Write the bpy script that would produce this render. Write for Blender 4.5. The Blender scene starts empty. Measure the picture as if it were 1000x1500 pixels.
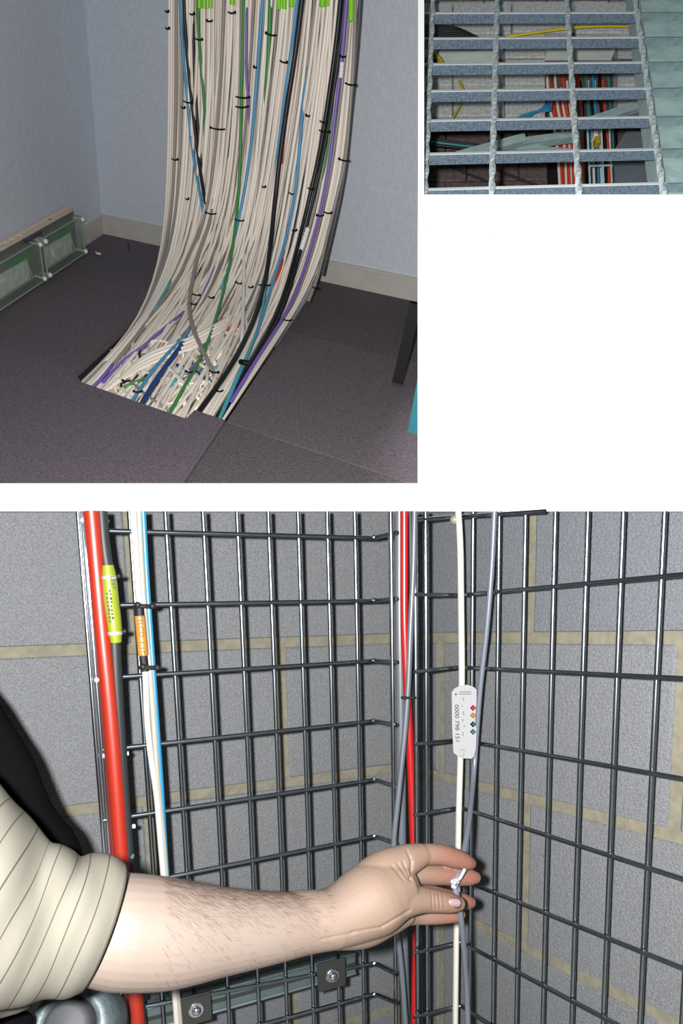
import bpy, bmesh, math, random
import numpy as np
from mathutils import Vector, Matrix
random.seed(7)
rng = np.random.default_rng(7)
scene = bpy.context.scene
col = scene.collection

# ------------------------------------------------------------------ camera, world, lights, exposure
H = 1.0                                   # lens height above the gallery floor
F, PX, PY = 1000.0, 500.0, 1000.0         # focal length and optical axis in pixels of the 1000x1500 frame
cam_d = bpy.data.cameras.new('camera')
cam_d.sensor_fit = 'VERTICAL'; cam_d.sensor_height = 36.0
cam_d.lens = F / 1500 * 36.0
cam_d.shift_y = (PY - 750) / 1500         # shift lens
cam_d.clip_start = 0.05
cam = bpy.data.objects.new('camera', cam_d); col.objects.link(cam)
cam.location = (0, 0, H); cam.rotation_euler = (math.pi / 2, 0, 0)
scene.camera = cam

world = bpy.data.worlds.new('world'); scene.world = world; world.use_nodes = True
world.node_tree.nodes['Background'].inputs[0].default_value = (0.80, 0.92, 1.0, 1)
world.node_tree.nodes['Background'].inputs[1].default_value = 0.13

def lamp(name, kind, loc, energy, size=0.02, color=(1, 1, 1), target=None, angle=None, blend=0.5):
    d = bpy.data.lights.new(name, kind); d.energy = energy; d.color = color
    if kind != 'AREA': d.shadow_soft_size = size
    else: d.size = size
    if angle: d.spot_size = math.radians(angle); d.spot_blend = blend
    o = bpy.data.objects.new(name, d); col.objects.link(o); o.location = loc
    if target is not None:
        o.rotation_euler = (Vector(target) - Vector(loc)).to_track_quat('-Z', 'Y').to_euler()
    return o
# the flash sits up and to the left of the lens; an added spot out of view brightens the white wall
lamp('camera_flash', 'POINT', (-0.060, -0.02, H + 0.022), 195, 0.016, (1.0, 0.985, 0.96))
lamp('added_wall_spot', 'SPOT', (-0.75, -0.30, H + 0.74), 190, 0.05, (1, 1, 1), (0.47, 1.5, H + 0.70), 27, 0.5)

vs = scene.view_settings
vs.view_transform = 'Standard'; vs.look = 'None'; vs.gamma = 1.0; vs.use_curve_mapping = False
vs.exposure = 0.0

# ------------------------------------------------------------------ helpers
CAMP = np.array([0, 0, H])
def ray(x, y): return np.array([(x - PX) / F, 1.0, (PY - y) / F])
def at(x, y, d): return ray(x, y) * d + CAMP             # point seen at pixel x, y at depth d
def unit(v): v = np.asarray(v, float); return v / np.linalg.norm(v)
def vdir(x, y): return unit(ray(x, y))
def hit(n, p, x, y):                                     # ray through a pixel meets a plane
    r = ray(x, y); return CAMP + r * (n @ (p - CAMP)) / (n @ r)

WL = {}                                                  # world location of every object
def link(o, loc, parent=None):
    loc = Vector([float(c) for c in loc])
    col.objects.link(o)
    if parent is not None:
        o.parent = parent; o.location = loc - WL[parent.name]
    else:
        o.location = loc
    WL[o.name] = loc
    return o
def tag(o, label=None, cat=None, group=None, kind=None):
    if label: o['label'] = label
    if cat: o['category'] = cat
    if group: o['group'] = group
    if kind: o['kind'] = kind
    return o
def thing(name, loc, label, cat, group=None):
    o = bpy.data.objects.new(name, None); o.empty_display_size = 0.05
    link(o, loc); return tag(o, label, cat, group)
def mesh(name, verts, faces, mat, parent=None, smooth=False, attrs=None, origin=None):
    V = np.array([[float(c) for c in v] for v in verts])
    o0 = V.mean(0) if origin is None else np.array(origin, float)
    me = bpy.data.meshes.new(name)
    me.from_pydata((V - o0).tolist(), [], [tuple(int(i) for i in f) for f in faces])
    if smooth:
        me.polygons.foreach_set('use_smooth', [True] * len(me.polygons))
    for k, a in (attrs or {}).items():
        at_ = me.attributes.new(k, 'FLOAT', 'POINT'); at_.data.foreach_set('value', [float(c) for c in a])
    me.materials.append(mat); me.update()
    return link(bpy.data.objects.new(name, me), o0, parent)

def merge(parts):
    V, Fc = [], []
    for v, f in parts:
        b = len(V); V += [tuple(p) for p in v]; Fc += [tuple(i + b for i in q) for q in f]
    return V, Fc
def frames(P):
    P = np.asarray(P, float); n = len(P)
    T = np.array([unit(P[min(i + 1, n - 1)] - P[max(i - 1, 0)]) for i in range(n)])
    up = np.array([0, 0, 1.0]) if abs(T[0][2]) < 0.9 else np.array([1.0, 0, 0])
    A = unit(np.cross(T[0], up)); out = []
    for t in T:
        A = unit(A - t * (A @ t)); out.append((A, np.cross(t, A)))
    return T, out
def tube(P, r, sides=8, caps=True, twist=0.0, flat=1.0):
    P = np.asarray(P, float); n = len(P)
    R = np.full(n, r) if np.isscalar(r) else np.asarray(r)
    T, fr = frames(P); V, Fc = [], []
    for i in range(n):
        a, b = fr[i]
        for k in range(sides):
            th = 2 * math.pi * k / sides + twist * i
            V.append(P[i] + R[i] * (a * math.cos(th) + flat * b * math.sin(th)))
    for i in range(n - 1):
        for k in range(sides):
            k2 = (k + 1) % sides
            Fc.append((i * sides + k, i * sides + k2, (i + 1) * sides + k2, (i + 1) * sides + k))
    if caps:
        b = len(V); V += V[:sides] + V[(n - 1) * sides:n * sides]      # own vertices, so the ends stay crisp
        Fc.append(tuple(reversed(range(b, b + sides)))); Fc.append(tuple(range(b + sides, b + 2 * sides)))
    return V, Fc
def ball(c, r, nu=10, nv=6, axes=None):
    A = np.eye(3) if axes is None else np.asarray(axes); V, Fc = [], []
    for i in range(nv + 1):
        ph = math.pi * i / nv
        for k in range(nu):
            th = 2 * math.pi * k / nu
            V.append(np.asarray(c) + r * (A.T @ np.array([math.sin(ph) * math.cos(th), math.sin(ph) * math.sin(th), math.cos(ph)])))
    for i in range(nv):
        for k in range(nu):
            Fc.append((i * nu + k, (i + 1) * nu + k, (i + 1) * nu + (k + 1) % nu, i * nu + (k + 1) % nu))
    return V, Fc
def box(o, a, b, c, ch=0.0):
    """parallelepiped at corner o with edge vectors a, b, c (c points out of the visible face); ch = chamfer of that face"""
    o, a, b, c = (np.asarray(q, float) for q in (o, a, b, c))
    base = [o, o + a, o + a + b, o + b]
    if ch <= 0:
        V = base + [p + c for p in base]
        return V, [(3, 2, 1, 0), (4, 5, 6, 7), (0, 1, 5, 4), (1, 2, 6, 5), (2, 3, 7, 6), (3, 0, 4, 7)]
    ua, ub, uc = unit(a) * ch, unit(b) * ch, unit(c) * ch
    mid = [p + c - uc for p in base]
    top = [o + c + ua + ub, o + a + c - ua + ub, o + a + b + c - ua - ub, o + b + c + ua - ub]
    V = base + mid + top
    Fc = [(3, 2, 1, 0), (8, 9, 10, 11)]
    for l in (0, 4):
        for k in range(4):
            k2 = (k + 1) % 4; Fc.append((l + k, l + k2, l + 4 + k2, l + 4 + k))
    return V, Fc
def prism(poly, off):
    n = len(poly); poly = [np.asarray(p, float) for p in poly]
    V = poly + [p + np.asarray(off) for p in poly]
    return V, [tuple(reversed(range(n))), tuple(range(n, 2 * n))] + [(k, (k + 1) % n, n + (k + 1) % n, n + k) for k in range(n)]
def spline(pts, n):
    """Catmull-Rom through points, n samples evenly along the chord length"""
    P = np.asarray(pts, float)
    if len(P) == 2: return P[0] + (P[1] - P[0]) * np.linspace(0, 1, n)[:, None]
    d = np.r_[0, np.cumsum(np.linalg.norm(np.diff(P, axis=0), axis=1) + 1e-9)]
    q = np.vstack([2 * P[0] - P[1], P, 2 * P[-1] - P[-2]]); out = []
    for s in np.linspace(0, d[-1], n):
        i = min(np.searchsorted(d, s, side='right') - 1, len(P) - 2); t = (s - d[i]) / (d[i + 1] - d[i])
        a, b, c, e = q[i:i + 4]
        out.append(0.5 * (2 * b + (c - a) * t + (2 * a - 5 * b + 4 * c - e) * t * t + (3 * b - a - 3 * c + e) * t ** 3))
    return np.array(out)
def smooth(P, k=2):
    P = np.array(P, float)
    for _ in range(k): P[1:-1] = (P[:-2] + 2 * P[1:-1] + P[2:]) / 4
    return P
def lathe(c, axis, prof, n=28):
    """prof: list of (radius, distance along axis)"""
    ax = unit(axis); a = unit(np.cross(ax, [0.3, 0.1, 1])); b = np.cross(ax, a); V, Fc = [], []
    for r, h in prof:
        for k in range(n):
            th = 2 * math.pi * k / n
            V.append(np.asarray(c) + ax * h + r * (a * math.cos(th) + b * math.sin(th)))
    for i in range(len(prof) - 1):
        for k in range(n):
            Fc.append((i * n + k, i * n + (k + 1) % n, (i + 1) * n + (k + 1) % n, (i + 1) * n + k))
    return V, Fc

# ------------------------------------------------------------------ materials
def lin(c): return tuple(((v / 255) / 12.92 if v / 255 <= 0.04045 else ((v / 255 + 0.055) / 1.055) ** 2.4) for v in c)
def material(name, rgb, rough=0.6, metal=0.0, k=1.0, vary=0.0, scale=60, bump=0.0, bscale=200, rgb2=None, spec=0.5, alpha=1.0, detail=4, stretch=None, ramp=(0.35, 0.65)):
    m = bpy.data.materials.new(name); m.use_nodes = True
    nt = m.node_tree; bs = nt.nodes['Principled BSDF']
    c = [v * k for v in lin(rgb)]
    bs.inputs['Base Color'].default_value = (*c, 1); bs.inputs['Roughness'].default_value = rough
    bs.inputs['Metallic'].default_value = metal; bs.inputs['Specular IOR Level'].default_value = spec
    bs.inputs['Alpha'].default_value = alpha
    tc = nt.nodes.new('ShaderNodeTexCoord'); src = tc.outputs['Object']
    if stretch:
        mp = nt.nodes.new('ShaderNodeMapping'); mp.inputs['Scale'].default_value = stretch
        nt.links.new(src, mp.inputs['Vector']); src = mp.outputs['Vector']
    if vary or rgb2:
        c2 = [v * k for v in lin(rgb2)] if rgb2 else [v * (1 + vary) for v in c]
        c1 = c if rgb2 else [v * (1 - vary) for v in c]
        nz = nt.nodes.new('ShaderNodeTexNoise'); nz.inputs['Scale'].default_value = scale; nz.inputs['Detail'].default_value = detail
        rp = nt.nodes.new('ShaderNodeValToRGB')
        rp.color_ramp.elements[0].position = ramp[0]; rp.color_ramp.elements[0].color = (*c1, 1)
        rp.color_ramp.elements[1].position = ramp[1]; rp.color_ramp.elements[1].color = (*c2, 1)
        nt.links.new(src, nz.inputs['Vector']); nt.links.new(nz.outputs['Fac'], rp.inputs['Fac']); nt.links.new(rp.outputs['Color'], bs.inputs['Base Color'])
    if bump:
        nb = nt.nodes.new('ShaderNodeTexNoise'); nb.inputs['Scale'].default_value = bscale; nb.inputs['Detail'].default_value = 3
        bm = nt.nodes.new('ShaderNodeBump'); bm.inputs['Strength'].default_value = bump; bm.inputs['Distance'].default_value = 0.002
        nt.links.new(src, nb.inputs['Vector']); nt.links.new(nb.outputs['Fac'], bm.inputs['Height']); nt.links.new(bm.outputs['Normal'], bs.inputs['Normal'])
    return m
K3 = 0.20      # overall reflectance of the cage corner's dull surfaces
M = {}
M['white_wall'] = material('white_paint', (252, 252, 251), 0.8)
M['ground'] = material('grey_concrete_floor', (120, 120, 118), 0.8, vary=0.1, scale=8)
M['plywood'] = material('dark_board', (70, 66, 62), 0.8, vary=0.1, scale=20)

# ================================================================== the white wall with its two openings
D = 1.5                                                  # it stands 1.5 m from the lens
def wallrect(x0, x1, y0, y1):
    a, b, c = at(x0, y1, D), at(x1, y1, D), at(x0, y0, D)
    return box(a + np.array([0, 0.008, 0]), b - a, c - a, (0, -0.008, 0))
WY0, WB = -420, PY + F * (H / D)
v, f = merge([wallrect(612, 621, WY0, 708), wallrect(-420, 612, 708, WB), wallrect(612, 1420, 285, WB) if False else wallrect(621, 1420, 285, 708), wallrect(612, 1420, 708, WB),
              wallrect(-620, -420, WY0, WB), wallrect(1420, 1620, WY0, WB)])
tag(mesh('wall_front', v, f, M['white_wall']), 'plain white wall with two rectangular openings', kind='structure')
G = 1.9
v, f = box((-G, -0.9, -0.05), (2 * G, 0, 0), (0, 4.6, 0), (0, 0, 0.05))
tag(mesh('floor_gallery', v, f, M['ground']), 'plain grey concrete floor below the sets', kind='structure')
# board between the two openings, running back from the narrow white strip
p0, p1, p2, p3 = at(616.5, 1090, 1.512), at(616.5, 1090, 3.3), at(616.5, -300, 3.3), at(616.5, -300, 1.512)
v, f = prism([p0, p1, p2, p3], (0.004, 0, 0))
tag(mesh('wall_partition', v, f, M['plywood']), 'dark board dividing the two upper sets', kind='structure')

# ================================================================== ROOM: cables falling into a hole in a carpeted floor
ex, ey, ez = -vdir(-1700, -60), -vdir(790, -75), -vdir(303, 2200)
O1 = at(151, 341, 3.3)
B1 = np.stack([ex, ey, ez], 1); B1i = np.linalg.inv(B1)
def L1(u, v_, w): return O1 + B1 @ np.array([u, v_, w])
nF, nB, nLw = np.cross(ex, ey), np.cross(ex, ez), np.cross(ey, ez)
if nF[2] < 0: nF = -nF
nF, nB, nLw = unit(nF), unit(nB), unit(nLw)
def boxl(u0, u1, v0, v1, w0, w1):
    o = L1(u0, v0, w0)
    return box(o, L1(u1, v0, w0) - o, L1(u0, v1, w0) - o, L1(u0, v0, w1) - o)

M['wallpaper'] = material('pale_blue_grey_wall', (200, 206, 216), 0.85, vary=0.055, scale=110, stretch=(1.0, 1.0, 0.22), bump=0.35, bscale=160)
M['baseboard'] = material('grey_painted_baseboard', (190, 186, 180), 0.55, vary=0.04, scale=20)
M['carpet'] = material('dark_grey_carpet', (112, 104, 110), 0.95, vary=0.35, scale=260, bump=0.8, bscale=420, spec=0.1, detail=2)
M['carpet2'] = material('dark_grey_carpet_lilac', (118, 108, 118), 0.95, vary=0.35, scale=260, bump=0.8, bscale=420, spec=0.1, detail=2)
M['carpet3'] = material('dark_grey_carpet_brown', (106, 99, 102), 0.95, vary=0.35, scale=260, bump=0.8, bscale=420, spec=0.1, detail=2)
M['black'] = material('black_plastic', (14, 14, 16), 0.6, spec=0.25)
M['void'] = material('dark_underfloor', (40, 36, 36), 0.9, vary=0.2, scale=10)

tag(mesh('wall_left', *boxl(-0.03, 0, -0.03, 1.35, -0.02, 1.2), M['wallpaper']), 'pale blue-grey wallpapered wall behind the clear boxes', kind='structure')
def backpoly(w0, w1, off):                              # strip of the back wall, ending at the dividing board
    q = [L1(0, off, w0)]
    for w in (w0, w1):
        a, d = L1(0, off, w) - CAMP, ex
        k = (614.0 - PX) / F; t_ = (a[1] * k - a[0]) / (d[0] - d[1] * k); q.append(L1(t_, off, w))
    return [q[0], q[1], q[2], L1(0, off, w1)]
tag(mesh('wall_back', *prism(backpoly(-0.02, 1.2, 0), -ey * 0.03), M['wallpaper']), 'pale blue-grey wallpapered wall behind the hanging cables', kind='structure')
v, f = merge([prism(backpoly(0, 0.066, 0.012), -ey * 0.012), prism(backpoly(0.066, 0.076, 0.008), -ey * 0.008)])
tag(mesh('baseboard_back', v, f, M['baseboard']), 'grey baseboard behind the hanging cables', kind='structure')
v, f = merge([boxl(0, 0.012, 0.012, 1.34, 0, 0.062), boxl(0, 0.008, 0.012, 1.34, 0.062, 0.072)])
tag(mesh('baseboard_left', v, f, M['baseboard']), 'grey baseboard along the left wall', kind='structure')

# raised floor in carpet tiles around the open hole, void below
floor = bpy.data.objects.new('floor', None); link(floor, L1(0, 0, 0)); tag(floor, 'dark grey carpet-tiled raised floor with a hole', kind='structure')
UH0, UH1, VH1 = 0.634, 1.275, 1.264
def clip(poly, a, b, c):                                 # keep a*u + b*v <= c
    out = []
    for i in range(len(poly)):
        p, q = poly[i], poly[(i + 1) % len(poly)]
        dp, dq = a * p[0] + b * p[1] - c, a * q[0] + b * q[1] - c
        if dp <= 0: out.append(p)
        if dp * dq < 0:
            t = dp / (dp - dq); out.append((p[0] + t * (q[0] - p[0]), p[1] + t * (q[1] - p[1])))
    return out
def right_limit():                                       # the floor stops at the dividing board
    a, b = B1i @ (hit(nF, O1, 614.5, 380) - O1), B1i @ (hit(nF, O1, 614.5, 760) - O1)
    n = np.array([b[1] - a[1], -(b[0] - a[0])]); 
    if n @ (np.array([0.5, 0.5]) - a[:2]) > n @ np.zeros(2): n = -n
    return n[0], n[1], n @ a[:2]
RL = right_limit()
ug, vg = [-0.007, UH0, UH1, UH1 + 0.641, UH1 + 1.28], [-0.14, 0.562, VH1, VH1 + 0.702, VH1 + 1.404]
for i in range(4):
    for j in range(4):
        if i == 1 and j < 2: continue                    # two tiles lifted out
        g = 0.0014
        u0, u1, v0, v1 = ug[i] + g, ug[i + 1] - g, max(vg[j], 0) + g, vg[j + 1] - g
        if i == 1 and j == 2:                            # worn front tile: its edge is cut back past the corner
            poly = [(u0, v0), (u0 + 0.07, v0 + 0.055), (1.150, v0 + 0.060), (1.155, v0), (u1, v0), (u1, v1), (u0, v1)]
        else:
            poly = [(u0, v0), (u1, v0), (u1, v1), (u0, v1)]
        poly = clip(poly, 0.379, 0.668, 3.3 - 1.53); poly = clip(poly, *RL) if len(poly) > 2 else poly
        if len(poly) < 3: continue
        w0 = -0.028 + random.uniform(-0.001, 0.001) + (0.004 if (i, j) == (1, 2) else 0)
        P = [L1(p[0], p[1], w0) for p in poly]
        v, f = prism(P, ez * 0.028)
        mesh('carpet_tile', v, f, M['carpet2'] if (i, j) in ((1, 2), (0, 2)) else random.choice([M['carpet'], M['carpet3']]), floor)
v, f = merge([boxl(UH0 - 0.25, UH1 + 0.1, 0.0, VH1 + 0.22, -0.32, -0.30), boxl(UH0 - 0.025, UH0 - 0.004, 0.0, VH1 + 0.05, -0.30, -0.031),
              boxl(UH1 + 0.004, UH1 + 0.025, 0.0, VH1 + 0.05, -0.30, -0.031)])
mesh('underfloor_tray', v, f, M['void'], floor)
v, f = boxl(UH0 + 0.08, 1.150, VH1 + 0.058, VH1 + 0.066, -0.03, -0.004)
mesh('floor_edging', v, f, material('tan_board_edge', (150, 140, 110), 0.8, vary=0.2, scale=60), floor)
# a loose thread on the carpet by the back wall
q = [B1i @ (hit(nF, O1, a, b) - O1) for a, b in ((187, 357), (189, 362), (188, 368))]
tag(mesh('carpet_thread', *tube([L1(p[0], p[1], 0.004) for p in q], 0.0022, 5), M['black']), 'short black thread lying on the carpet near the baseboard', 'thread')

# ---- the cable sheet: a profile in the (v, w) plane, swept along u
PROF = np.array([(0.22, 1.4), (0.22, 0.40), (0.245, 0.26), (0.31, 0.15), (0.43, 0.075), (0.62, 0.03), (0.95, 0.0), (1.264, -0.045), (1.45, -0.085), (1.8, -0.12)])
CL = B1i @ (CAMP - O1)
def on_sheet(x, y, layer):
    """where the ray through x, y meets the sheet, set back by layer (metres)"""
    pr = PROF.copy(); pr[:, 0] -= layer * np.where(pr[:, 1] > 0.05, 1.0, 0.25); pr[:, 1] -= layer * np.where(pr[:, 1] > 0.30, 0.0, 0.8)
    r = B1i @ ray(x, y); best = None
    for a, b in zip(pr[:-1], pr[1:]):
        e = b - a; den = r[1] * e[1] - r[2] * e[0]
        if abs(den) < 1e-9: continue
        w = a - CL[1:]
        t = (w[0] * e[1] - w[1] * e[0]) / den; s = (w[0] * r[2] - w[1] * r[1]) / den
        if -1e-6 <= s <= 1 + 1e-6 and t > 0 and (best is None or t < best): best = t
    if best is None: best = 2.0
    return CAMP + ray(x, y) * best
def cable_path(pts, layer=0.0, n=24, tuck0=0.0, tuck1=0.0, sm=2):
    S = spline(pts, n); out = []
    for i, (x, y) in enumerate(S):
        t = i / (n - 1)
        l = layer + tuck0 * max(0, 1 - t / 0.25) ** 1.5 + tuck1 * max(0, 1 - (1 - t) / 0.25) ** 1.5
        out.append(on_sheet(x, y, l))
    return smooth(out, sm)
CAB = {'cream': [(252, 242, 230), (248, 235, 220), (254, 246, 236), (240, 228, 216), (250, 238, 226)]}
CM = [material('cream_cable_jacket', c, 0.5) for c in CAB['cream']]
CC = {n: material(n + '_cable_jacket', c, 0.45) for n, c in dict(black=(30, 30, 36), blue=(84, 158, 205), navy=(36, 70, 130), green=(66, 146, 74), teal=(82, 176, 176),
      purple=(132, 106, 190), grey=(156, 150, 142), red=(206, 70, 48), lime=(140, 226, 30), darkgrey=(84, 86, 92), white=(246, 244, 240)).items()}
GUIDE = [np.array(g, float) for g in (
    [(248, -45), (247, 60), (247, 150), (245, 250), (241, 325), (231, 390), (206, 460), (172, 508), (134, 547), (95, 585)],
    [(316, -45), (315, 60), (311, 150), (304, 240), (292, 320), (268, 392), (220, 470), (180, 520), (150, 565), (110, 610)],
    [(385, -45), (379, 60), (373, 150), (366, 240), (352, 330), (330, 410), (294, 480), (256, 540), (228, 590), (195, 640)],
    [(458, -45), (448, 60), (436, 150), (420, 240), (405, 330), (386, 410), (358, 480), (330, 540), (300, 595), (268, 650)],
    [(529, -45), (521, 60), (513, 150), (504, 240), (487, 320), (464, 400), (428, 466), (388, 525), (345, 590), (302, 652)])]
GY = np.array([g for g in GUIDE])                        # 5 guides x 10 stations
def guide(s):
    """ten image points for a cable at each station, s given per station"""
    s = np.clip(np.asarray(s, float), 0, 1) * 4; i = np.minimum(s.astype(int), 3); t = (s - i)[:, None]
    k = np.arange(10)
    return GY[i, k] * (1 - t) + GY[i + 1, k] * t
NG = 190
order = list(range(NG)); cg = 'cream data cables in the hanging bundle'
bun = [(random.uniform(-1, 1), random.uniform(0, 6.28), random.uniform(0.5, 1.4)) for _ in range(48)]
for k in order:
    s0 = (k + 0.5) / NG; layer = (0.0, 0.035, 0.012, 0.06, 0.022, 0.05)[k % 6] + random.uniform(-0.006, 0.006)
    b = bun[int(s0 * 40 + (k % 3) * 2)]
    st = np.arange(10) / 9
    edge = min(1, min(s0, 1 - s0) * 9)
    s = s0 + edge * (0.021 * b[0] * np.sin(st * 6.28 * b[2] + b[1]) + random.gauss(0, 0.004) + np.clip(st - 0.5, 0, 1) * (random.gauss(0, 0.13) + 0.10 * b[0]) + random.gauss(0, 0.005) * np.sin(st * 9 + k))
    if random.random() < 0.45 and s0 < 0.75: s = s - np.clip(st - 0.42, 0, 1) * random.uniform(0.1, 0.55) * min(1, s0 * 2.2)   # sweeps to the left over its neighbours
    if random.random() < 0.10: layer = -0.006
    if s0 < 0.02: s = np.maximum(s, s0)
    P = cable_path(guide(s), layer, 26)
    r = random.uniform(0.0046, 0.0066)
    if random.random() < 0.90: m, nm = random.choice(CM), 'cream'
    else: m, nm = CC['grey'], 'grey'
    o = mesh('data_cable', *tube(P, r, 7), m, smooth=True, origin=P[-1])
    xt = guide(s)[1][0]                                  # where it hangs near the top
    zi = sum(xt > b_ for b_ in (266, 354, 430, 486))
    zone = ('left of the leftmost blue cable', 'between the leftmost black cable and the long green cable', 'between the long green cable and the thick black cable', 'between the thick black cable and the black pair', 'right of the two black cables')[zi]
    tag(o, '%s data cable hanging %s' % (nm, zone), 'cable', '%s data cables hanging %s' % (nm, zone))
def feature(color, pts, label, r=0.0055, layer=-0.010, t0=0.0, t1=0.0, n=26, group=None, name='data_cable'):
    P = cable_path(pts, layer, n, t0, t1)
    return tag(mesh(name, *tube(P, r, 8), CC[color] if isinstance(color, str) else color, smooth=True, origin=P[-1]), label, 'cable', group)
T = 0.10
feature('blue', [(262, -40), (266, 50), (273, 130), (281, 215), (293, 285), (301, 330), (306, 372), (300, 420)], 'bright blue cable beside the leftmost black cable of the bundle', t1=T)
feature('black', [(268, -40), (272, 55), (281, 150), (291, 235), (301, 300), (309, 340), (318, 400)], 'black cable running beside the bright blue one on the left', 0.0065, t1=T)
feature('black', [(280, -40), (284, 90), (288, 160), (294, 240), (299, 290), (300, 330)], 'thin black cable right of the blue and black pair', 0.0055, -0.004, t1=T)
feature('green', [(289, -40), (291, 50), (295, 105), (299, 150), (300, 210)], 'short visible dark green cable near the upper left of the bundle', t1=0.06)
feature('green', [(358, -40), (355, 70), (353, 160), (352, 230), (349, 290), (344, 340), (335, 398), (324, 440), (311, 485), (298, 520), (280, 548), (258, 588), (245, 612)], 'long green cable down the middle of the bundle', 0.0058, -0.014)
feature('blue', [(388, -40), (380, 60), (374, 140), (367, 220), (357, 285), (347, 335), (338, 372), (325, 410)], 'sky blue cable down the middle, right of the green one', 0.0058, -0.014, t1=T)
feature('green', [(397, -40), (395, 30), (393, 80), (390, 130), (389, 180)], 'thick green cable near the top centre of the bundle', 0.0075, -0.006, t1=0.06)
feature('teal', [(347, 330), (341, 370), (330, 400), (318, 440)], 'teal cable below the green one at mid height', 0.005, t0=T, t1=T)
feature('purple', [(362, -40), (361, 60), (361, 110), (365, 165), (368, 230)], 'purple cable just right of the long green cable', 0.0048, t0=0.04, t1=0.06)
feature('black', [(447, -40), (441, 10), (432, 80), (421, 150), (411, 220), (403, 290), (397, 350), (391, 400), (381, 442), (363, 490), (333, 545), (291, 603), (272, 630)], 'thick black cable crossing the whole bundle to the front edge', 0.0085, -0.022, n=34)
feature('blue', [(439, -40), (431, 40), (421, 110), (413, 170), (404, 250), (398, 330)], 'blue cable along the left of the thick black cable', 0.0055, -0.012, t1=T)
feature('red', [(444, -40), (439, 40), (427, 120), (417, 190), (413, 235), (409, 290)], 'dark red cable along the right of the thick black cable', 0.0045, -0.014, t1=T)
feature('blue', [(452, 60), (447, 120), (440, 195), (437, 240), (431, 290), (419, 350), (404, 400), (390, 445), (376, 490), (352, 545), (331, 595), (318, 620)], 'blue cable at centre right reaching the front corner of the hole', 0.0058, -0.020, t0=0.06)
feature('teal', [(400, 320), (394, 380), (389, 420), (380, 475), (362, 520), (347, 552), (322, 612)], 'teal cable next to the lower thick black cable', 0.0055, -0.022, t0=T)
feature('red', [(421, 350), (410, 395), (396, 425), (388, 450), (384, 480)], 'short orange-red cable at lower centre right', 0.0050, -0.024, t0=T, t1=T)
for i, (dx, rr) in enumerate(((0, 0.0075), (6, 0.006))):
    feature('black', [(502 + dx, -40), (496 + dx, 30), (490 + dx, 80), (480 + dx, 150), (470 + dx, 215), (453 + dx, 290), (441 + dx, 340), (431 + dx, 380), (419 + dx, 425), (401 + dx, 470), (377 + dx, 515), (349 + dx, 560), (322 + dx, 605), (300 + dx, 640)],
            ('thick black cable at the right, left of its thinner black twin', 'thinner black cable at the right, beside the thick black one')[i], rr, -0.014)
feature('purple', [(511, -40), (506, 20), (500, 90), (490, 170), (483, 240), (466, 325), (451, 378), (437, 420), (418, 462), (390, 505), (362, 548), (338, 590)], 'purple cable right of the two black ones', 0.006, -0.016)
feature('green', [(498, -40), (495, 60), (486, 160), (478, 230), (462, 300), (447, 350)], 'green cable between the black pair and the purple one', 0.0045, -0.008, t1=T)
feature('grey', [(522, -40), (519, 60), (515, 130), (510, 190), (505, 240), (490, 300), (478, 350), (466, 405), (452, 440)], 'grey cable along the right edge of the bundle', 0.006, -0.010)
feature('darkgrey', [(530, -40), (524, 50), (518, 120), (511, 190), (506, 245), (494, 310), (482, 360), (472, 402)], 'dark grey cable outermost on the right of the bundle', 0.006, -0.004)
feature('black', [(337, 110), (339, 150), (341, 175), (337, 205), (330, 240)], 'short black loop showing in the gap near the centre', 0.006, 0.0, t0=0.05, t1=0.05)
feature('grey', [(320, 240), (309, 320), (290, 372), (283, 405), (277, 440), (278, 468), (291, 502), (308, 536), (322, 566), (330, 588)], 'thick beige-grey cable bending across the others above the hole', 0.0075, -0.024, t0=T, t1=0.06)
feature('blue', [(290, 455), (277, 486), (252, 511), (223, 544), (194, 587), (180, 610)], 'teal-blue cable running to the front left of the hole', 0.0052, -0.022, t0=0.05)
feature('navy', [(285, 470), (270, 500), (230, 555), (209, 590), (190, 620)], 'thick navy cable running to the front left of the hole', 0.0085, -0.016, t0=0.05)
feature('purple', [(300, 430), (273, 454), (234, 486), (209, 508), (183, 526), (150, 560)], 'purple cable lying across the left of the hole', 0.005, -0.008, t0=T)
feature('purple', [(322, 372), (311, 400), (299, 424), (286, 450)], 'short purple cable piece beside the grey bend', 0.0045, -0.008, t0=T, t1=T)
feature('purple', [(176, 520), (160, 540), (145, 558), (120, 580)], 'purple cable at the front left corner of the hole', 0.005, -0.018, t0=T)
feature('teal', [(256, 395), (246, 420), (232, 445), (218, 470)], 'teal cable at the lower left curve of the bundle', 0.0055, -0.016, t0=T, t1=T)
feature('white', [(357, 330), (357, 400), (356, 454), (354, 505), (350, 540)], 'straight white cable dropping at the centre of the hole', 0.0075, -0.016, t0=T, t1=T)
for i in range(4):
    feature(CM[i], [(150 + 8 * i, 575 - 6 * i), (215, 535 - 5 * i), (280, 510 - 5 * i), (330, 480 - 4 * i), (372, 440)], ('lowest', 'second lowest', 'third lowest', 'topmost')[i] + ' of four cream cables slanting side by side across the hole', 0.0055, -0.012 - 0.002 * i, t1=T, group='cream cables slanting across the hole')
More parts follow.
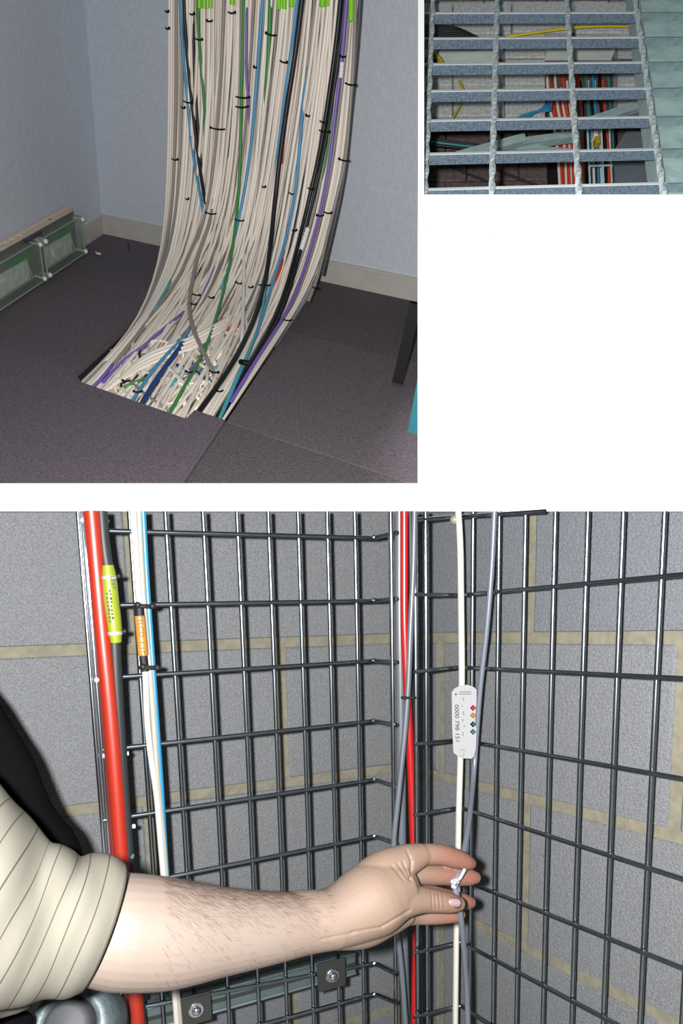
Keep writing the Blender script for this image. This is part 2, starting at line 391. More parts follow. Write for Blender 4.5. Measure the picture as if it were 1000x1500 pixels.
# jumble in the void
cols = ['c'] * 26 + ['blue', 'teal', 'green', 'black', 'grey', 'navy', 'purple', 'red', 'c', 'c', 'grey']
jl = {'c': 'cream', 'navy': 'navy blue', 'blue': 'light blue'}
ORD = ['first', 'second', 'third', 'fourth', 'fifth', 'sixth', 'seventh', 'eighth', 'ninth', 'tenth', 'eleventh', 'twelfth', 'thirteenth', 'fourteenth', 'fifteenth']
JUM = []
for i in range(84):
    t = random.random()
    while True:
        x0 = 150 + 215 * t + random.uniform(-25, 25); y0 = 556 - 20 * t + random.uniform(-60, 42)
        a = random.uniform(-0.2, 2.6); ln = random.uniform(25, 70)
        dx, dy = math.cos(a) * ln, -math.sin(a) * ln * 0.75
        ends = ((x0 - dx, y0 - dy), (x0 + dx, y0 + dy), (x0, y0))
        if all(x > 126 + (545 - y) * 1.12 and x < 318 + (617 - y) * 0.67 for x, y in ends): break
        t = random.random()
    cv = random.uniform(-14, 14)
    c = random.choice(cols)
    o = feature(random.choice(CM) if c == 'c' else c, [(x0 - dx, y0 - dy), (x0 + cv * 0.6, y0 + cv), (x0 + dx, y0 + dy)],
            '%s cable tangled in the floor hole' % jl.get(c, c), random.uniform(0.0042, 0.0062), random.uniform(-0.010, 0.02), 0.05, 0.05, 12, 'tangled %s cables in the hole' % jl.get(c, c)); JUM.append((c, x0, o))
for c in set(q[0] for q in JUM) - {'c'}:
    L_ = sorted((q for q in JUM if q[0] == c), key=lambda q: q[1])
    for k, q in enumerate(L_): q[2]['label'] = ('%s %s cable from the left tangled in the floor hole' % (ORD[k], jl.get(c, c))) if len(L_) > 1 else 'only loose %s cable tangled in the floor hole' % jl.get(c, c)
# lime green patches, short tubes over some cables at the top of the picture
for k, (x, w, y1) in enumerate(((292, 6, 12), (299, 7, 13), (308, 7, 12), (340, 8, 7), (408, 7, 14), (416, 7, 13), (427, 9, 10), (472, 8, 10), (480, 5, 9), (514, 8, 31))):
    P = cable_path([(x + 1.5, -36), (x + 0.6, -14), (x, y1)], -0.016, 5)
    tag(mesh('lime_patch', *tube(P, w * 0.5 * 0.00225, 8), CC['lime'], smooth=True), ORD[k] + ' lime green tape from the left at the top of the bundle', 'tape', 'lime green tapes high on the bundle')
# cable ties
TIES = [(244, 16, 5), (281, 20, 6), (307, 30, 8), (339, 18, 10), (291, 57, 10), (245, 41, 5), (397, 50, 15), (415, 90, 10), (374, 98, 4), (355, 142, 19), (354, 156, 18), (275, 149, 13),
        (268, 157, 5), (319, 188, 21), (451, 169, 5), (474, 178, 11), (475, 192, 15), (502, 82, 8), (513, 123, 15), (504, 234, 15), (256, 233, 8), (309, 312, 15), (274, 291, 4),
        (351, 322, 13), (386, 273, 5), (427, 283, 7), (455, 276, 8), (431, 337, 6), (469, 315, 10), (480, 311, 11), (462, 421, 8), (388, 417, 19), (350, 414, 9), (367, 420, 6), (287, 431, 11),
        (281, 444, 12), (309, 435, 7), (313, 544, 13), (277, 544, 10), (185, 557, 11), (202, 573, 12), (421, 468, 14), (322, 572, 9)]
def tie_zone(x, y):
    return 'low in the floor hole' if y > 500 else ('left edge', 'left part', 'middle', 'right part', 'right edge')[sum(x > b_ + (-0.12 * max(0, y - 60)) * (b_ > 300) for b_ in (262, 332, 420, 494))]
for x, y, w in TIES:
    sl = random.uniform(-0.05, 0.25)
    P = []
    for t in np.linspace(-1, 1, 7):
        P.append(on_sheet(x + t * w / 2, y + t * w / 2 * sl + 1.5 * (1 - t * t), -0.034 + 0.014 * t ** 4))
    v1 = tube(P, 0.0026, 6); e = P[-1] if random.random() < 0.5 else P[0]
    nub = ball(e, 0.0048, 6, 4)
    tag(mesh('cable_tie', *merge([v1, nub]), M['black']), (lambda z, r: ('%s black cable tie from the left, low in the floor hole' % ORD[r]) if z.startswith('low') else '%s black cable tie from the top at the %s of the bundle' % (ORD[r], z))(tie_zone(x, y), sorted((q for q in TIES if tie_zone(*q[:2]) == tie_zone(x, y)), key=(lambda q: q[0]) if y > 500 else (lambda q: q[1])).index((x, y, w))), 'cable tie', 'black cable ties on the hanging bundle')
P = [on_sheet(352, 530, -0.035), on_sheet(358, 531, -0.04), on_sheet(364, 532, -0.035)]
tag(mesh('cable_clip', *tube(P, 0.0085, 8), M['black']), 'thick black clip on the teal cables near the front corner', 'clip')
# ribbed white label sleeve and a smaller one
def sleeve(pts, r, label, nr):
    P = cable_path(pts, -0.026, 3 * nr, sm=1)
    R = [r * (1.12 if i % 3 else 0.9) for i in range(len(P))]
    tag(mesh('label_sleeve', *tube(P, R, 8), CC['white'], smooth=True), label, 'label')
sleeve([(451, 334), (446, 350), (441, 366)], 0.0085, 'ribbed white label sleeve on a black cable at right', 6)
sleeve([(501, 91), (500, 104), (499, 114)], 0.007, 'small white label sleeve on the purple cable', 4)

# ---- two clear-fronted enclosures against the left wall
M['beige'] = material('beige_plastic', (222, 204, 188), 0.5, vary=0.04, scale=15)
M['clear'] = material('smoky_clear_plastic', (150, 166, 154), 0.12, alpha=0.30, spec=0.6)
M['rim'] = material('clear_plastic_edge', (176, 190, 178), 0.2, alpha=0.75)
M['ivory'] = material('ivory_plastic_screw', (226, 222, 204), 0.4)
M['greenlabel'] = material('green_label', (30, 150, 62), 0.5)
M['olive'] = material('olive_grey_box', (104, 108, 92), 0.6, vary=0.1, scale=25)
M['panel'] = material('grey_green_panel', (216, 230, 220), 0.5, vary=0.15, scale=40)
M['bluegrey'] = material('blue_grey_latch', (66, 68, 92), 0.5)
UF, UBK, HT = 0.088, 0.036, 0.150
def enclosure(v0, v1, label):
    t = thing('wall_enclosure', L1(0.05, (v0 + v1) / 2, 0), label, 'enclosure')
    mesh('back_box', *boxl(0.014, UBK, v0, v1, 0.012, HT + 0.012), M['olive'], t)
    cv = mesh('clear_cover', *boxl(UBK + 0.001, UF, v0 + 0.004, v1 - 0.004, 0.012, HT), M['clear'], t)
    # rim along the cover's visible edges
    a, b = v0 + 0.004, v1 - 0.004
    parts = []
    for p, q in (((UF, a, HT), (UF, b, HT)), ((UF, a, 0.012), (UF, b, 0.012)), ((UF, a, 0.012), (UF, a, HT)), ((UF, b, 0.012), (UF, b, HT)), ((UBK, a, HT), (UF, a, HT)), ((UBK, b, HT), (UF, b, HT))):
        parts.append(tube([L1(*p), L1(*q)], 0.0022, 6))
    mesh('cover_rim', *merge(parts), M['rim'], cv)
    mesh('inner_panel', *boxl(UBK + 0.002, UBK + 0.012, v0 + 0.06, v1 - 0.06, 0.030, 0.098), M['panel'], t)
    mesh('green_strip', *boxl(UBK + 0.012, UBK + 0.018, v0 + 0.055, v0 + 0.19, 0.104, 0.122), M['greenlabel'], t)
    fr = [tube([L1(UBK + 0.02, c, 0.03), L1(UBK + 0.02, c + (0.03 if c < (v0 + v1) / 2 else -0.03), 0.10)], 0.003, 6) for c in (v0 + 0.05, v1 - 0.05)]
    fr += [tube([L1(UBK + 0.02, v0 + 0.05, 0.03), L1(UBK + 0.02, v1 - 0.05, 0.03)], 0.003, 6)]
    mesh('inner_frame', *merge(fr), M['rim'], t)
    mesh('terminal_block', *boxl(UBK + 0.012, UBK + 0.022, (v0 + v1) / 2 - 0.02, (v0 + v1) / 2 + 0.06, 0.05, 0.075), M['ivory'], t)
    for c in (a + 0.006, b - 0.006):
        for w in (0.022, HT - 0.010):
            sh = tube([L1(UBK, c, w), L1(UF + 0.008, c, w)], 0.0038, 8)
            hd = ball(L1(UF + 0.010, c, w), 0.0095, 8, 5)
            mesh('cover_screw', *merge([sh, hd]), M['ivory'], t)
    return t
enclosure(0.325, 0.675, 'right clear-fronted enclosure nearest the room corner')
enclosure(0.700, 1.20, 'left clear-fronted enclosure cut by the picture edge')
t = thing('mounting_plate', L1(0.01, 0.7, 0.0), 'beige mounting trunking behind the two clear enclosures', 'trunking')
mesh('trunking_body', *boxl(0.0125, 0.0138, 0.3, 1.25, 0.08, HT + 0.03), M['beige'], t)
mesh('trunking_cover', *boxl(0.0125, UBK, 0.33, 1.25, HT + 0.0125, HT + 0.022), M['beige'], t)
for c in (0.75, 0.80, 0.85): mesh('rib', *boxl(0.0125, UBK, c, c + 0.012, HT + 0.0222, HT + 0.026), M['beige'], t)
mesh('screw_head', *ball(L1(0.025, 0.52, HT + 0.022), 0.004, 8, 5), M['black'], t)
mesh('latch', *boxl(UBK, UBK + 0.018, 0.63, 0.76, HT + 0.001, HT + 0.012), M['bluegrey'], t)
tag(mesh('cable_stub', *tube([L1(UF + 0.03, 0.27, 0.006), L1(UF + 0.05, 0.29, 0.008), L1(UF + 0.07, 0.28, 0.006)], 0.004, 6), M['ivory']), 'tiny ivory offcut on the carpet beside the right enclosure', 'offcut')

# ---- black desk leg and teal panel at the right edge
pb = hit(nF, O1, 581.5, 563); tl = hit(nB, pb, 610.5, 436)
ax = unit(tl - pb); sd = unit(np.cross(ax, ray(590, 500))); dp = np.cross(ax, sd)
t = thing('desk_leg', pb, 'black square desk leg standing on the carpet at right', 'desk leg')
w = 0.017
mesh('leg_tube', *box(pb - sd * w - dp * w + ax * 0.006, sd * 2 * w, dp * 2 * w, ax * (np.linalg.norm(tl - pb) - 0.02)), M['black'], t)
mesh('foot_cap', *box(pb - sd * w * 1.05 - dp * w * 1.05, sd * 2.1 * w, dp * 2.1 * w, ax * 0.008), material('dark_foot_cap', (34, 34, 36), 0.5), t)
q0 = hit(nF, O1, 597, 632); n3 = unit(np.cross(ex, ez))
poly = [q0, hit(n3, q0, 613, 637.5), hit(n3, q0, 613.5, 543)]
tag(mesh('teal_panel', *prism(poly, ray(600, 600) * 0.012), material('teal_board', (44, 112, 126), 0.5)), 'teal panel corner cut off by the right picture edge', 'panel')

# ================================================================== SHAFT: steel grating over a cable riser
M['galv'] = material('galvanised_steel', (124, 142, 160), 0.45, 0.3, vary=0.30, scale=190, bump=0.3, bscale=120, detail=3)
M['edgeglint'] = material('painted_edge_glint', (236, 244, 246), 0.4, 0.2)  # light colour paints the highlight along the bars' top edges
M['galvrod'] = material('galvanised_rod', (226, 240, 240), 0.4, 0.2, vary=0.2, scale=60)
M['pale'] = material('flash_washed_steel', (124, 146, 150), 0.6, vary=0.15, scale=40)  # flash wash on the bars' right ends, put into the colour
M['ledge'] = material('pale_concrete_ledge', (206, 236, 232), 0.8, rgb2=(170, 198, 194), scale=22, bump=0.4, bscale=90, ramp=(0.45, 0.8))
M['block2'] = material('grey_shaft_block', (196, 198, 196), 0.9, vary=0.18, scale=110, bump=0.5, bscale=160)
M['block2d'] = material('shaded_shaft_block', (112, 98, 96), 0.9, vary=0.25, scale=60, bump=0.5, bscale=120)  # shade in the lower shaft, put into the block colour
M['steel2'] = material('grey_green_steel', (176, 200, 198), 0.55, 0.2, vary=0.12, scale=30)
M['plate2'] = material('dark_blue_grey_plate', (112, 120, 128), 0.55, vary=0.08, scale=12)
M['trunk2'] = material('white_trunking', (226, 234, 228), 0.5, vary=0.06, scale=30)
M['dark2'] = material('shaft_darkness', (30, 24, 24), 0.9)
for n, c in dict(red2=(240, 78, 44), white2=(244, 242, 236), blue2=(60, 150, 200), teal2=(60, 140, 140), yellow2=(232, 206, 30), dark2c=(24, 22, 26), grey2=(150, 156, 158), olive2=(186, 176, 40)).items():
    M[n] = material(n + '_jacket', c, 0.5)
d1, d2 = unit(ray(11900, 0)), vdir(760, -1100)
n2 = unit(np.cross(d1, d2)); n2 = n2 if n2 @ (CAMP - at(724, 140, 1.75)) > 0 else -n2
G0 = at(724, 140, 1.75)
def g2(x, y, lift=0.0): return hit(n2, G0 + n2 * lift, x, y)
BARS = [(-16, 18), (19.5, 18), (56.5, 17), (94, 17), (133, 16.5), (176, 16), (224.5, 13.5), (276, 13), (330, 13)]
def gx(x, yc): return yc - (x - 724) * 0.026 * yc / 276
t = thing('floor_grating', g2(724, 285), 'galvanised steel floor grating over the cable shaft', 'grating')
for y, hpx in BARS:
    xl, xr = 620, 930 + (972 - 930) * y / 285 + 5
    a, b = g2(618.5, gx(618.5, y)), g2(xr, gx(xr, y))
    br = mesh('bearing_bar', *box(a - n2 * 0.0225, b - a, d2 * 0.0065, n2 * 0.0225), M['galv'], t)
    mesh('edge_glint', *box(a - n2 * 0.0012 - d2 * 0.0004, b - a, d2 * 0.0073, n2 * 0.0020), M['edgeglint'], br)  # thin strip carrying the painted highlight
    e0, e1 = g2(xr + 1, gx(xr, y)), g2(1120, gx(1120, y))
    mesh('end_bar', *box(e0 - n2 * 0.018, e1 - e0, d2 * 0.005, n2 * 0.018), M['pale'], t)
for xt, xb in ((634, 622), (728, 720), (830, 848), (930, 972), (1030, 1095)):
    P = [g2(xt + (xb - xt) * y / 285, y, 0.003) for y in np.linspace(-60, 345, 60)]
    mesh('cross_rod', *tube(P, 0.0078, 4, twist=0.42), M['galvrod'], t)
P = [g2(x, y, -0.026) for x, y in ((929, -60), (986, 340), (1160, 340), (1160, -60))]
tag(mesh('concrete_ledge', *prism(P, -n2 * 0.08), M['ledge']), 'pale pitted concrete ledge under the right end of the grating', 'ledge')
# walls of the shaft, block by block, with a tall opening for the cables
D2 = 2.45
wall2 = bpy.data.objects.new('wall_shaft', None); link(wall2, at(760, 420, D2)); tag(wall2, 'grey block wall at the back of the cable shaft', kind='structure')
def block2(x0, x1, y0, y1, m, d=D2, th=0.05):
    a = at(x0 + 0.7, y1 - 0.7, d + th); a2 = at(x1 - 0.7, y1 - 0.7, d + th); a3 = at(x0 + 0.7, y0 + 0.7, d + th)
    mesh('block', *box(a, a2 - a, a3 - a, (0, -th + random.uniform(-0.004, 0.004), 0), 0.004), m, wall2)
rows = [(-160, -110), (-110, -60), (-60, -22), (-22, 22), (22, 67), (67, 104), (104, 142), (142, 188)]
for r, (y0, y1) in enumerate(rows):
    xs = [612, 660, 734, 793, 897, 950, 1040] if y0 >= 67 else [570 - 37 * (r % 2), 660 - 40 * (r % 2), 745 - 40 * (r % 2), 835 - 40 * (r % 2), 925 - 40 * (r % 2), 1015 - 40 * (r % 2), 1100]
    for x0, x1 in zip(xs[:-1], xs[1:]):
        if y0 >= 67 and x0 == 793: continue
        block2(x0, x1, y0, y1, M['block2'])
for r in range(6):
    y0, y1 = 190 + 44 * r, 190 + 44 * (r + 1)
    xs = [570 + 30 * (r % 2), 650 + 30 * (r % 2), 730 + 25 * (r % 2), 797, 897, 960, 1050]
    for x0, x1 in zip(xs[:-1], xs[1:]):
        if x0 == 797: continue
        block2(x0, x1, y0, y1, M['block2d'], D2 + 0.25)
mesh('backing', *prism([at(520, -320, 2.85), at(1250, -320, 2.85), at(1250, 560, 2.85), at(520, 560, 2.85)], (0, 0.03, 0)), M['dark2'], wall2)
a = at(572, 190, D2 + 0.30); b = at(1048, 190, D2 + 0.30)
mesh('lintel', *box(a, b - a, (0, -0.30, 0), (0, 0, 0.012)), M['block2d'], wall2)

def strand(name, pts, d, r, m, label, cat='cable', group=None, sides=7, n=12):
    P = [at(p[0], p[1], p[2] if len(p) > 2 else d) for p in spline([tuple(q) if len(q) > 2 else (q[0], q[1], d) for q in pts], n)]
    return tag(mesh(name, *tube(P, r, sides), m, smooth=True), label, cat, group)
strand('shaft_cable', [(742, 54), (790, 47), (862, 39), (955, 39)], 2.36, 0.0036, M['yellow2'], 'thin yellow cable near the top of the grating')
for i in range(6):
    strand('shaft_cable', [(621, 38 + 3 * i), (655, 40 + 3 * i), (672 + 5 * i, 43 + 3 * i), (700 + 4 * i, 56 + 3 * i)], 2.37 - 0.008 * i, 0.005, M['dark2c'], ORD[i] + ' black cable from the top in the clump at the upper left', group='black cables in the upper left clump')
strand('shaft_cable', [(636, 79), (645, 88), (650, 100)], 2.34, 0.007, M['olive2'], 'short olive-yellow cable end at the upper left under the grating')
strand('shaft_cable', [(672, 118), (678, 130), (680, 140), (668, 165), (655, 182)], 2.36, 0.004, M['olive2'], 'thin olive cable hanging below the white trunking')
t = thing('wall_trunking', at(680, 92, 2.4), 'white trunking length at the left under the grating', 'trunking')
a = at(640, 94, 2.44); mesh('trunking_body', *box(a, at(722, 94, 2.44) - a, (0, 0, 0.032), (0, -0.05, 0), 0.004), M['trunk2'], t)
mesh('trunking_lid', *box(a + np.array([0, -0.0505, 0.008]), at(722, 94, 2.44) - a, (0, 0, 0.016), (0, -0.006, 0)), M['trunk2'], t)
a = at(796, 92, 2.46); t = thing('cable_tray_cover', at(845, 92, 2.4), 'white cover box at the top of the cable opening', 'cover')
mesh('cover_body', *box(a, at(893, 92, 2.46) - a, (0, 0, 0.030), (0, -0.05, 0), 0.004), M['trunk2'], t)
mesh('cover_slot', *box(a + np.array([0.01, -0.0505, 0.004]), (at(893, 92, 2.46) - a) * 0.9, (0, 0, 0.004), (0, -0.003, 0)), M['teal2'], t)
# vertical cables in the opening
seq = ['white2', 'red2', 'red2', 'white2', 'red2', 'white2', 'red2', 'white2', 'white2', 'grey2', 'dark2c', 'teal2', 'red2', 'dark2c', 'blue2', 'teal2', 'white2', 'dark2c', 'blue2', 'white2', 'grey2', 'dark2c', 'red2', 'blue2', 'teal2', 'dark2c']
nm2 = dict(red2='orange-red', white2='white', grey2='grey', dark2c='black', teal2='teal', blue2='blue')
for i, c in enumerate(seq):
    x = 800 + i * 3.7
    lean = 22 if i < 10 else 12
    strand('riser_cable', [(x + random.uniform(-2, 2), 100), (x + random.uniform(-3, 3) + lean * 0.25, 150), (x + lean * 0.7, 215), (x + lean + random.uniform(-3, 3), 340)], 2.50 + 0.03 * (i % 3), random.uniform(0.0042, 0.0062), M[c],
           '%s %s riser cable from the left in the shaft opening' % (ORD[seq[:i].count(c)], nm2[c]), group='%s riser cables in the shaft' % nm2[c])
for i in range(5):
    strand('shaft_cable', [(728 + 3 * i, 181 + i), (760, 176 - 1.2 * i), (780 + 2 * i, 168 - 1.5 * i), (802 + i, 150 + 3 * i), (806, 135)], 2.40 - 0.01 * i, 0.0028, M['blue2'], ORD[i] + ' blue cable from below, fanning left from the riser opening', group='blue cables fanning from the riser')
for i in range(3):
    strand('shaft_cable', [(620, 202 + 4 * i), (650, 206 + 4 * i), (700, 213 + 3 * i), (722, 214 + 3 * i)], 2.38, 0.004, M['teal2'] if i == 1 else M['dark2c'],
           ('black cable sagging above the teal one at lower left of the grating', 'thin teal cable sagging at the lower left of the grating', 'black cable sagging under the teal one at lower left of the grating')[i])
strand('shaft_cable', [(622, 231), (660, 244), (715, 266), (790, 285)], 2.55, 0.004, M['dark2c'], 'lower black cable crossing the brown blocks')
strand('shaft_cable', [(700, 236), (740, 254), (782, 270), (800, 277)], 2.57, 0.004, M['dark2c'], 'short black cable beside the riser low down')
# steel angles and plate
def angle_bar(p, q, w, label, name='steel_angle', d=2.3, m='steel2'):
    t = thing(name, at(p[0], p[1], d), label, 'steel bar')
    P0, P1 = at(p[0], p[1], d), at(q[0], q[1], d); dn = unit(np.cross(P1 - P0, (0, 1, 0)))
    if dn[2] > 0: dn = -dn
    mesh('upright_flange', *box(P0, P1 - P0, dn * w, (0, -0.006, 0)), M[m], t)
    mesh('top_flange', *box(P0 + np.array([0, -0.006, 0]), P1 - P0, (0, 0.05, 0), -dn * 0.006), M[m], t)
angle_bar((846, 181), (962, 142), 0.020, 'pale steel angle rising to the right under the grating')
angle_bar((668, 226), (768, 199), 0.020, 'steel angle rising from the lower left under the grating')
angle_bar((748, 208), (850, 194), 0.016, 'second steel angle continuing right of the middle rod', d=2.34)
angle_bar((735, 212), (850, 224), 0.014, 'steel flat bar sloping down under the grating centre', d=2.38)
tag(mesh('gusset_plate', *prism([at(852, 184, 2.36), at(955, 184, 2.36), at(955, 150, 2.36)], (0, 0.01, 0)), M['plate2']), 'triangular grey gusset plate under the right steel angle', 'plate')
tag(mesh('side_plate', *prism([at(898, 222, 2.34), at(917, 192, 2.34), at(965, 192, 2.34), at(985, 330, 2.34), at(902, 330, 2.34), at(900, 250, 2.34)], (0, 0.012, 0)), M['plate2']), 'large dark blue-grey plate at the lower right of the shaft', 'plate')
t = thing('wire_ladder', at(876, 330, 2.28), 'thin wire cable ladder in front of the riser cables', 'cable ladder')
for x in (863, 883, 895): mesh('ladder_rail', *tube([at(x - 3, 184, 2.3), at(x + 4, 340, 2.3)], 0.0032, 6), M['galvrod'], t)
for y in (243, 300): mesh('rung', *tube([at(864, y, 2.3), at(897, y - 1, 2.3)], 0.003, 6), M['galvrod'], t)
for i, x in enumerate((868, 871)):
    tag(mesh('connector_block', *box(at(x - 3, 208 + 9 * i, 2.42), (0.017, 0, 0), (0, 0, 0.022), (0, -0.03, 0), 0.003), M[('white2', 'olive2')[i]]), ('white connector block among the riser cables', 'olive connector block just below the white one')[i], 'connector')

# ================================================================== CAGE CORNER: mesh panels before a block wall, cables, an arm
dV, dL, dR = vdir(645, 7500), vdir(2600, 860), -vdir(-144, 935)
def down_to_floor(p): return p + dV * ((0.002 - p[2]) / dV[2])
YT = 749.0                                               # the whole corner is cut off along one straight plane at the top
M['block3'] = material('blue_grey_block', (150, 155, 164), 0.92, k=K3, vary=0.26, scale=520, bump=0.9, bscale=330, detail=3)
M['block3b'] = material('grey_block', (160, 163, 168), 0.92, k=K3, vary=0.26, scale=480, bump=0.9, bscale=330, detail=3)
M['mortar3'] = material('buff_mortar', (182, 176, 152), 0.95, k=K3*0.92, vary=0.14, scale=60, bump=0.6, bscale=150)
M['steel3'] = material('zinc_plated_wire', (150, 160, 168), 0.27, 1.0, k=0.62, vary=0.10, scale=40)
C3 = at(590, 900, 1.21)
nLm = unit(np.cross(dL, dV)); nLm = nLm if nLm @ (CAMP - C3) > 0 else -nLm
nRm = unit(np.cross(dR, dV)); nRm = nRm if nRm @ (CAMP - C3) > 0 else -nRm
CUT = unit(np.cross(ray(0, YT), ray(1000, YT)));  CUT = CUT if CUT[2] > 0 else -CUT
def cut_ray(p, d):                                       # slide p along d up or down to the top cut
    return p + d * ((CUT @ (CAMP - p)) / (CUT @ d))
def wall3(name, d, n, s0, s1, joints, label):
    """courses: (v0, v1, [vertical joints]) in metres along d and dV from C3"""
    w = bpy.data.objects.new(name, None); link(w, down_to_floor(C3)); tag(w, label, kind='structure')
    def pt(s, v, z=0.0): return C3 + d * s + dV * v + n * z
    a, b = pt(s0, 0, -0.0035), pt(s1, 0, -0.0035)
    P = [down_to_floor(a), down_to_floor(b), cut_ray(b, dV), cut_ray(a, dV)]
    mesh('mortar_bed', *prism(P, -n * 0.05), M['mortar3'], w)
    for (v0, v1, xs) in joints:
        for x0, x1 in zip(xs[:-1], xs[1:]):
            g = 0.0080
            q = [pt(x0 + g, v0 + g), pt(x1 - g, v0 + g), pt(x1 - g, v1 - g), pt(x0 + g, v1 - g)]
            if CUT @ (q[3] - CAMP) > -0.01 and CUT @ (q[2] - CAMP) > -0.01: continue
            for k, dn in ((0, 3), (1, 2)):
                if CUT @ (q[k] - CAMP) > 0: q[k] = cut_ray(q[k], dV)
            if q[2][2] < 0.01 or q[3][2] < 0.01:
                q[2], q[3] = down_to_floor(q[2]), down_to_floor(q[3])
            z = -0.006 + 0.0 ; jit = lambda: random.uniform(-0.0015, 0.0015)
            base = [p - n * 0.030 for p in q]; c0 = sum(q) / 4
            mid = [p - n * 0.003 for p in q]; top = [p + (c0 - p) / np.linalg.norm(c0 - p) * 0.004 + n * jit() for p in q]
            V = base + mid + top; Fc = [(8, 9, 10, 11)]
            for l in (0, 4):
                for k in range(4): Fc.append((l + k, l + (k + 1) % 4, l + 4 + (k + 1) % 4, l + 4 + k))
            mesh('block', V, Fc, random.choice([M['block3'], M['block3b']]), w)
    return w
CV = [0.042 + 0.238 * k for k in range(-2, 6)]
jl3, jr3 = [], []
for k in range(7):
    odd = k % 2                                          # k=0: (-.434..-.196), 1: row above the first joint
    jl3.append((CV[k], CV[k + 1], ([-1.34, -0.90, -0.459, -0.012] if odd else [-1.12, -0.68, -0.232, -0.012])))
    jr3.append((CV[k], CV[k + 1], ([0.004, 0.289, 0.72, 1.1] if odd else [0.004, 0.099, 0.519, 0.95])))
wall3('wall_block_left', dL, nLm, -1.34, 0.03, jl3, 'blue-grey concrete block wall with buff mortar, left of the corner')
wall3('wall_block_right', dR, nRm, -0.03, 1.1, jr3, 'blue-grey concrete block wall with buff mortar, right of the corner')

# ---- mesh panels
PL = at(545, 968, 1.06); PR = at(672, 872, 1.035)
def onL(x, y, lift=0.0): return hit(nLm, PL + nLm * lift, x, y)
def onR(x, y, lift=0.0): return hit(nRm, PR + nRm * lift, x, y)
RW = 0.0031
def upright(p): return [cut_ray(p, dV), down_to_floor(p)]
panelL = thing('mesh_panel', down_to_floor(onL(400, 1200)), 'zinc-plated wire mesh panel left of the corner', 'mesh panel')
panelR = thing('mesh_panel', down_to_floor(onR(800, 1200)), 'zinc-plated wire mesh panel right of the corner', 'mesh panel')
def wire(P, parent, r=RW, name='wire', m=None):
    return mesh(name, *tube(P, r, 10), m or M['steel3'], parent, smooth=True)
for x in (206, 257, 310, 358, 402, 444, 485, 524):       # uprights, x at y = 1000
    wire(upright(onL(x, 1000)), panelL)
xe = -2 * RW
LY = [(777, 782.5, 788, 780), (885.5, 883.5, 880, 877), (990, 981, 968, 970), (1094, 1078, 1056, 1062), (1194, 1173, 1142, 1153), (1293, 1266, 1225, 1236), (1392, 1357, 1308, 1322), (1478, 1450, 1411, 1428), (1560, 1512, 1456, 1470), (1640, 1600, 1545, 1562)]
for i, (ya, yb, yc, yd) in enumerate(LY):
    xa = 180 if i else 215
    a = onL(150, yb + (yb - yc) * (340 - 150) / 205, RW * 1.8); b = onL(548, yc, RW * 1.8)
    nF3 = unit(np.cross(dR, dV)); e = hit(nF3, b, 581, yd)
    wire([a, a + (b - a) * 0.5, b - (b - a) * 0.012, b, b + (e - b) * 0.05, e], panelL, RW)
    mesh('weld', *ball(b + np.array([0, -0.003, 0.001]), 0.0035, 6, 4), M['steel3'], panelL)
FE = hit(unit(np.cross(dR, dV)), onL(548, 1000, RW * 1.8), 578, 1000)
wire(upright(FE + nRm * 0.004), panelL)                  # upright at the end of the returned edge
wire(upright(hit(unit(np.cross(dR, dV)), onL(548, 1000), 583.5, 1000) - nLm * 0.02), panelL, 0.0028)
for x in (691, 728, 765, 807, 853, 903, 961, 1028, 1105):
    wire(upright(onR(x, 1000)), panelR, RW)
RY = [(762, 757, 736), (871, 872, 842), (984, 977.5, 994), (1090, 1084, 1141), (1194, 1183, 1288), (1300, 1288, 1419), (1396, 1380, 1553), (1490, 1473, 1690)]
for i, (ya, yb, yc) in enumerate(RY):
    b = onR(674, yb, RW * 1.8); c = onR(1000, yc, RW * 1.8); c2 = c + (c - b) * 0.30
    if yc < YT:
        dd = c - b; c2 = b + dd * ((CUT @ (CAMP - b)) / (CUT @ dd)); c = b + (c2 - b) * 0.6
    nf = unit(np.cross(dL, dV)); e = hit(nf, b, 606, ya)
    wire([e, e + (b - e) * 0.9, b, b + (c - b) * 0.02, c, c2], panelR, RW)
FR = hit(unit(np.cross(dL, dV)), onR(674, 1000), 609, 1000)
wire(upright(FR), panelR, 0.0042)
wire(upright(hit(unit(np.cross(dL, dV)), onR(674, 1000, 0.004), 624, 1000)), panelR, 0.0034)
# left edge of the cage: two close bright rods with stub ends of the cross wires
edge = thing('cage_post', down_to_floor(onL(140, 1000)), 'pair of bright steel rods left of the orange conduit', 'post')
M['chrome'] = material('bright_steel_rod', (190, 196, 206), 0.2, 1.0)
for x in (133.5, 141.5): wire(upright(onL(x, 1000, 0.006)), edge, 0.0029, 'rod', M['chrome'])
M['stubend'] = material('cut_wire_end', (220, 226, 222), 0.3, 0.6)
for x, y in ((121, 762), (133, 881), (141, 996), (152.5, 1107), (163, 1215), (172, 1330)):
    a = onL(x + 1, y, 0.008); mesh('wire_stub', *merge([tube([a, a + dL * 0.03], 0.0030, 8), ball(a, 0.0036, 8, 5)]), M['stubend'], edge)

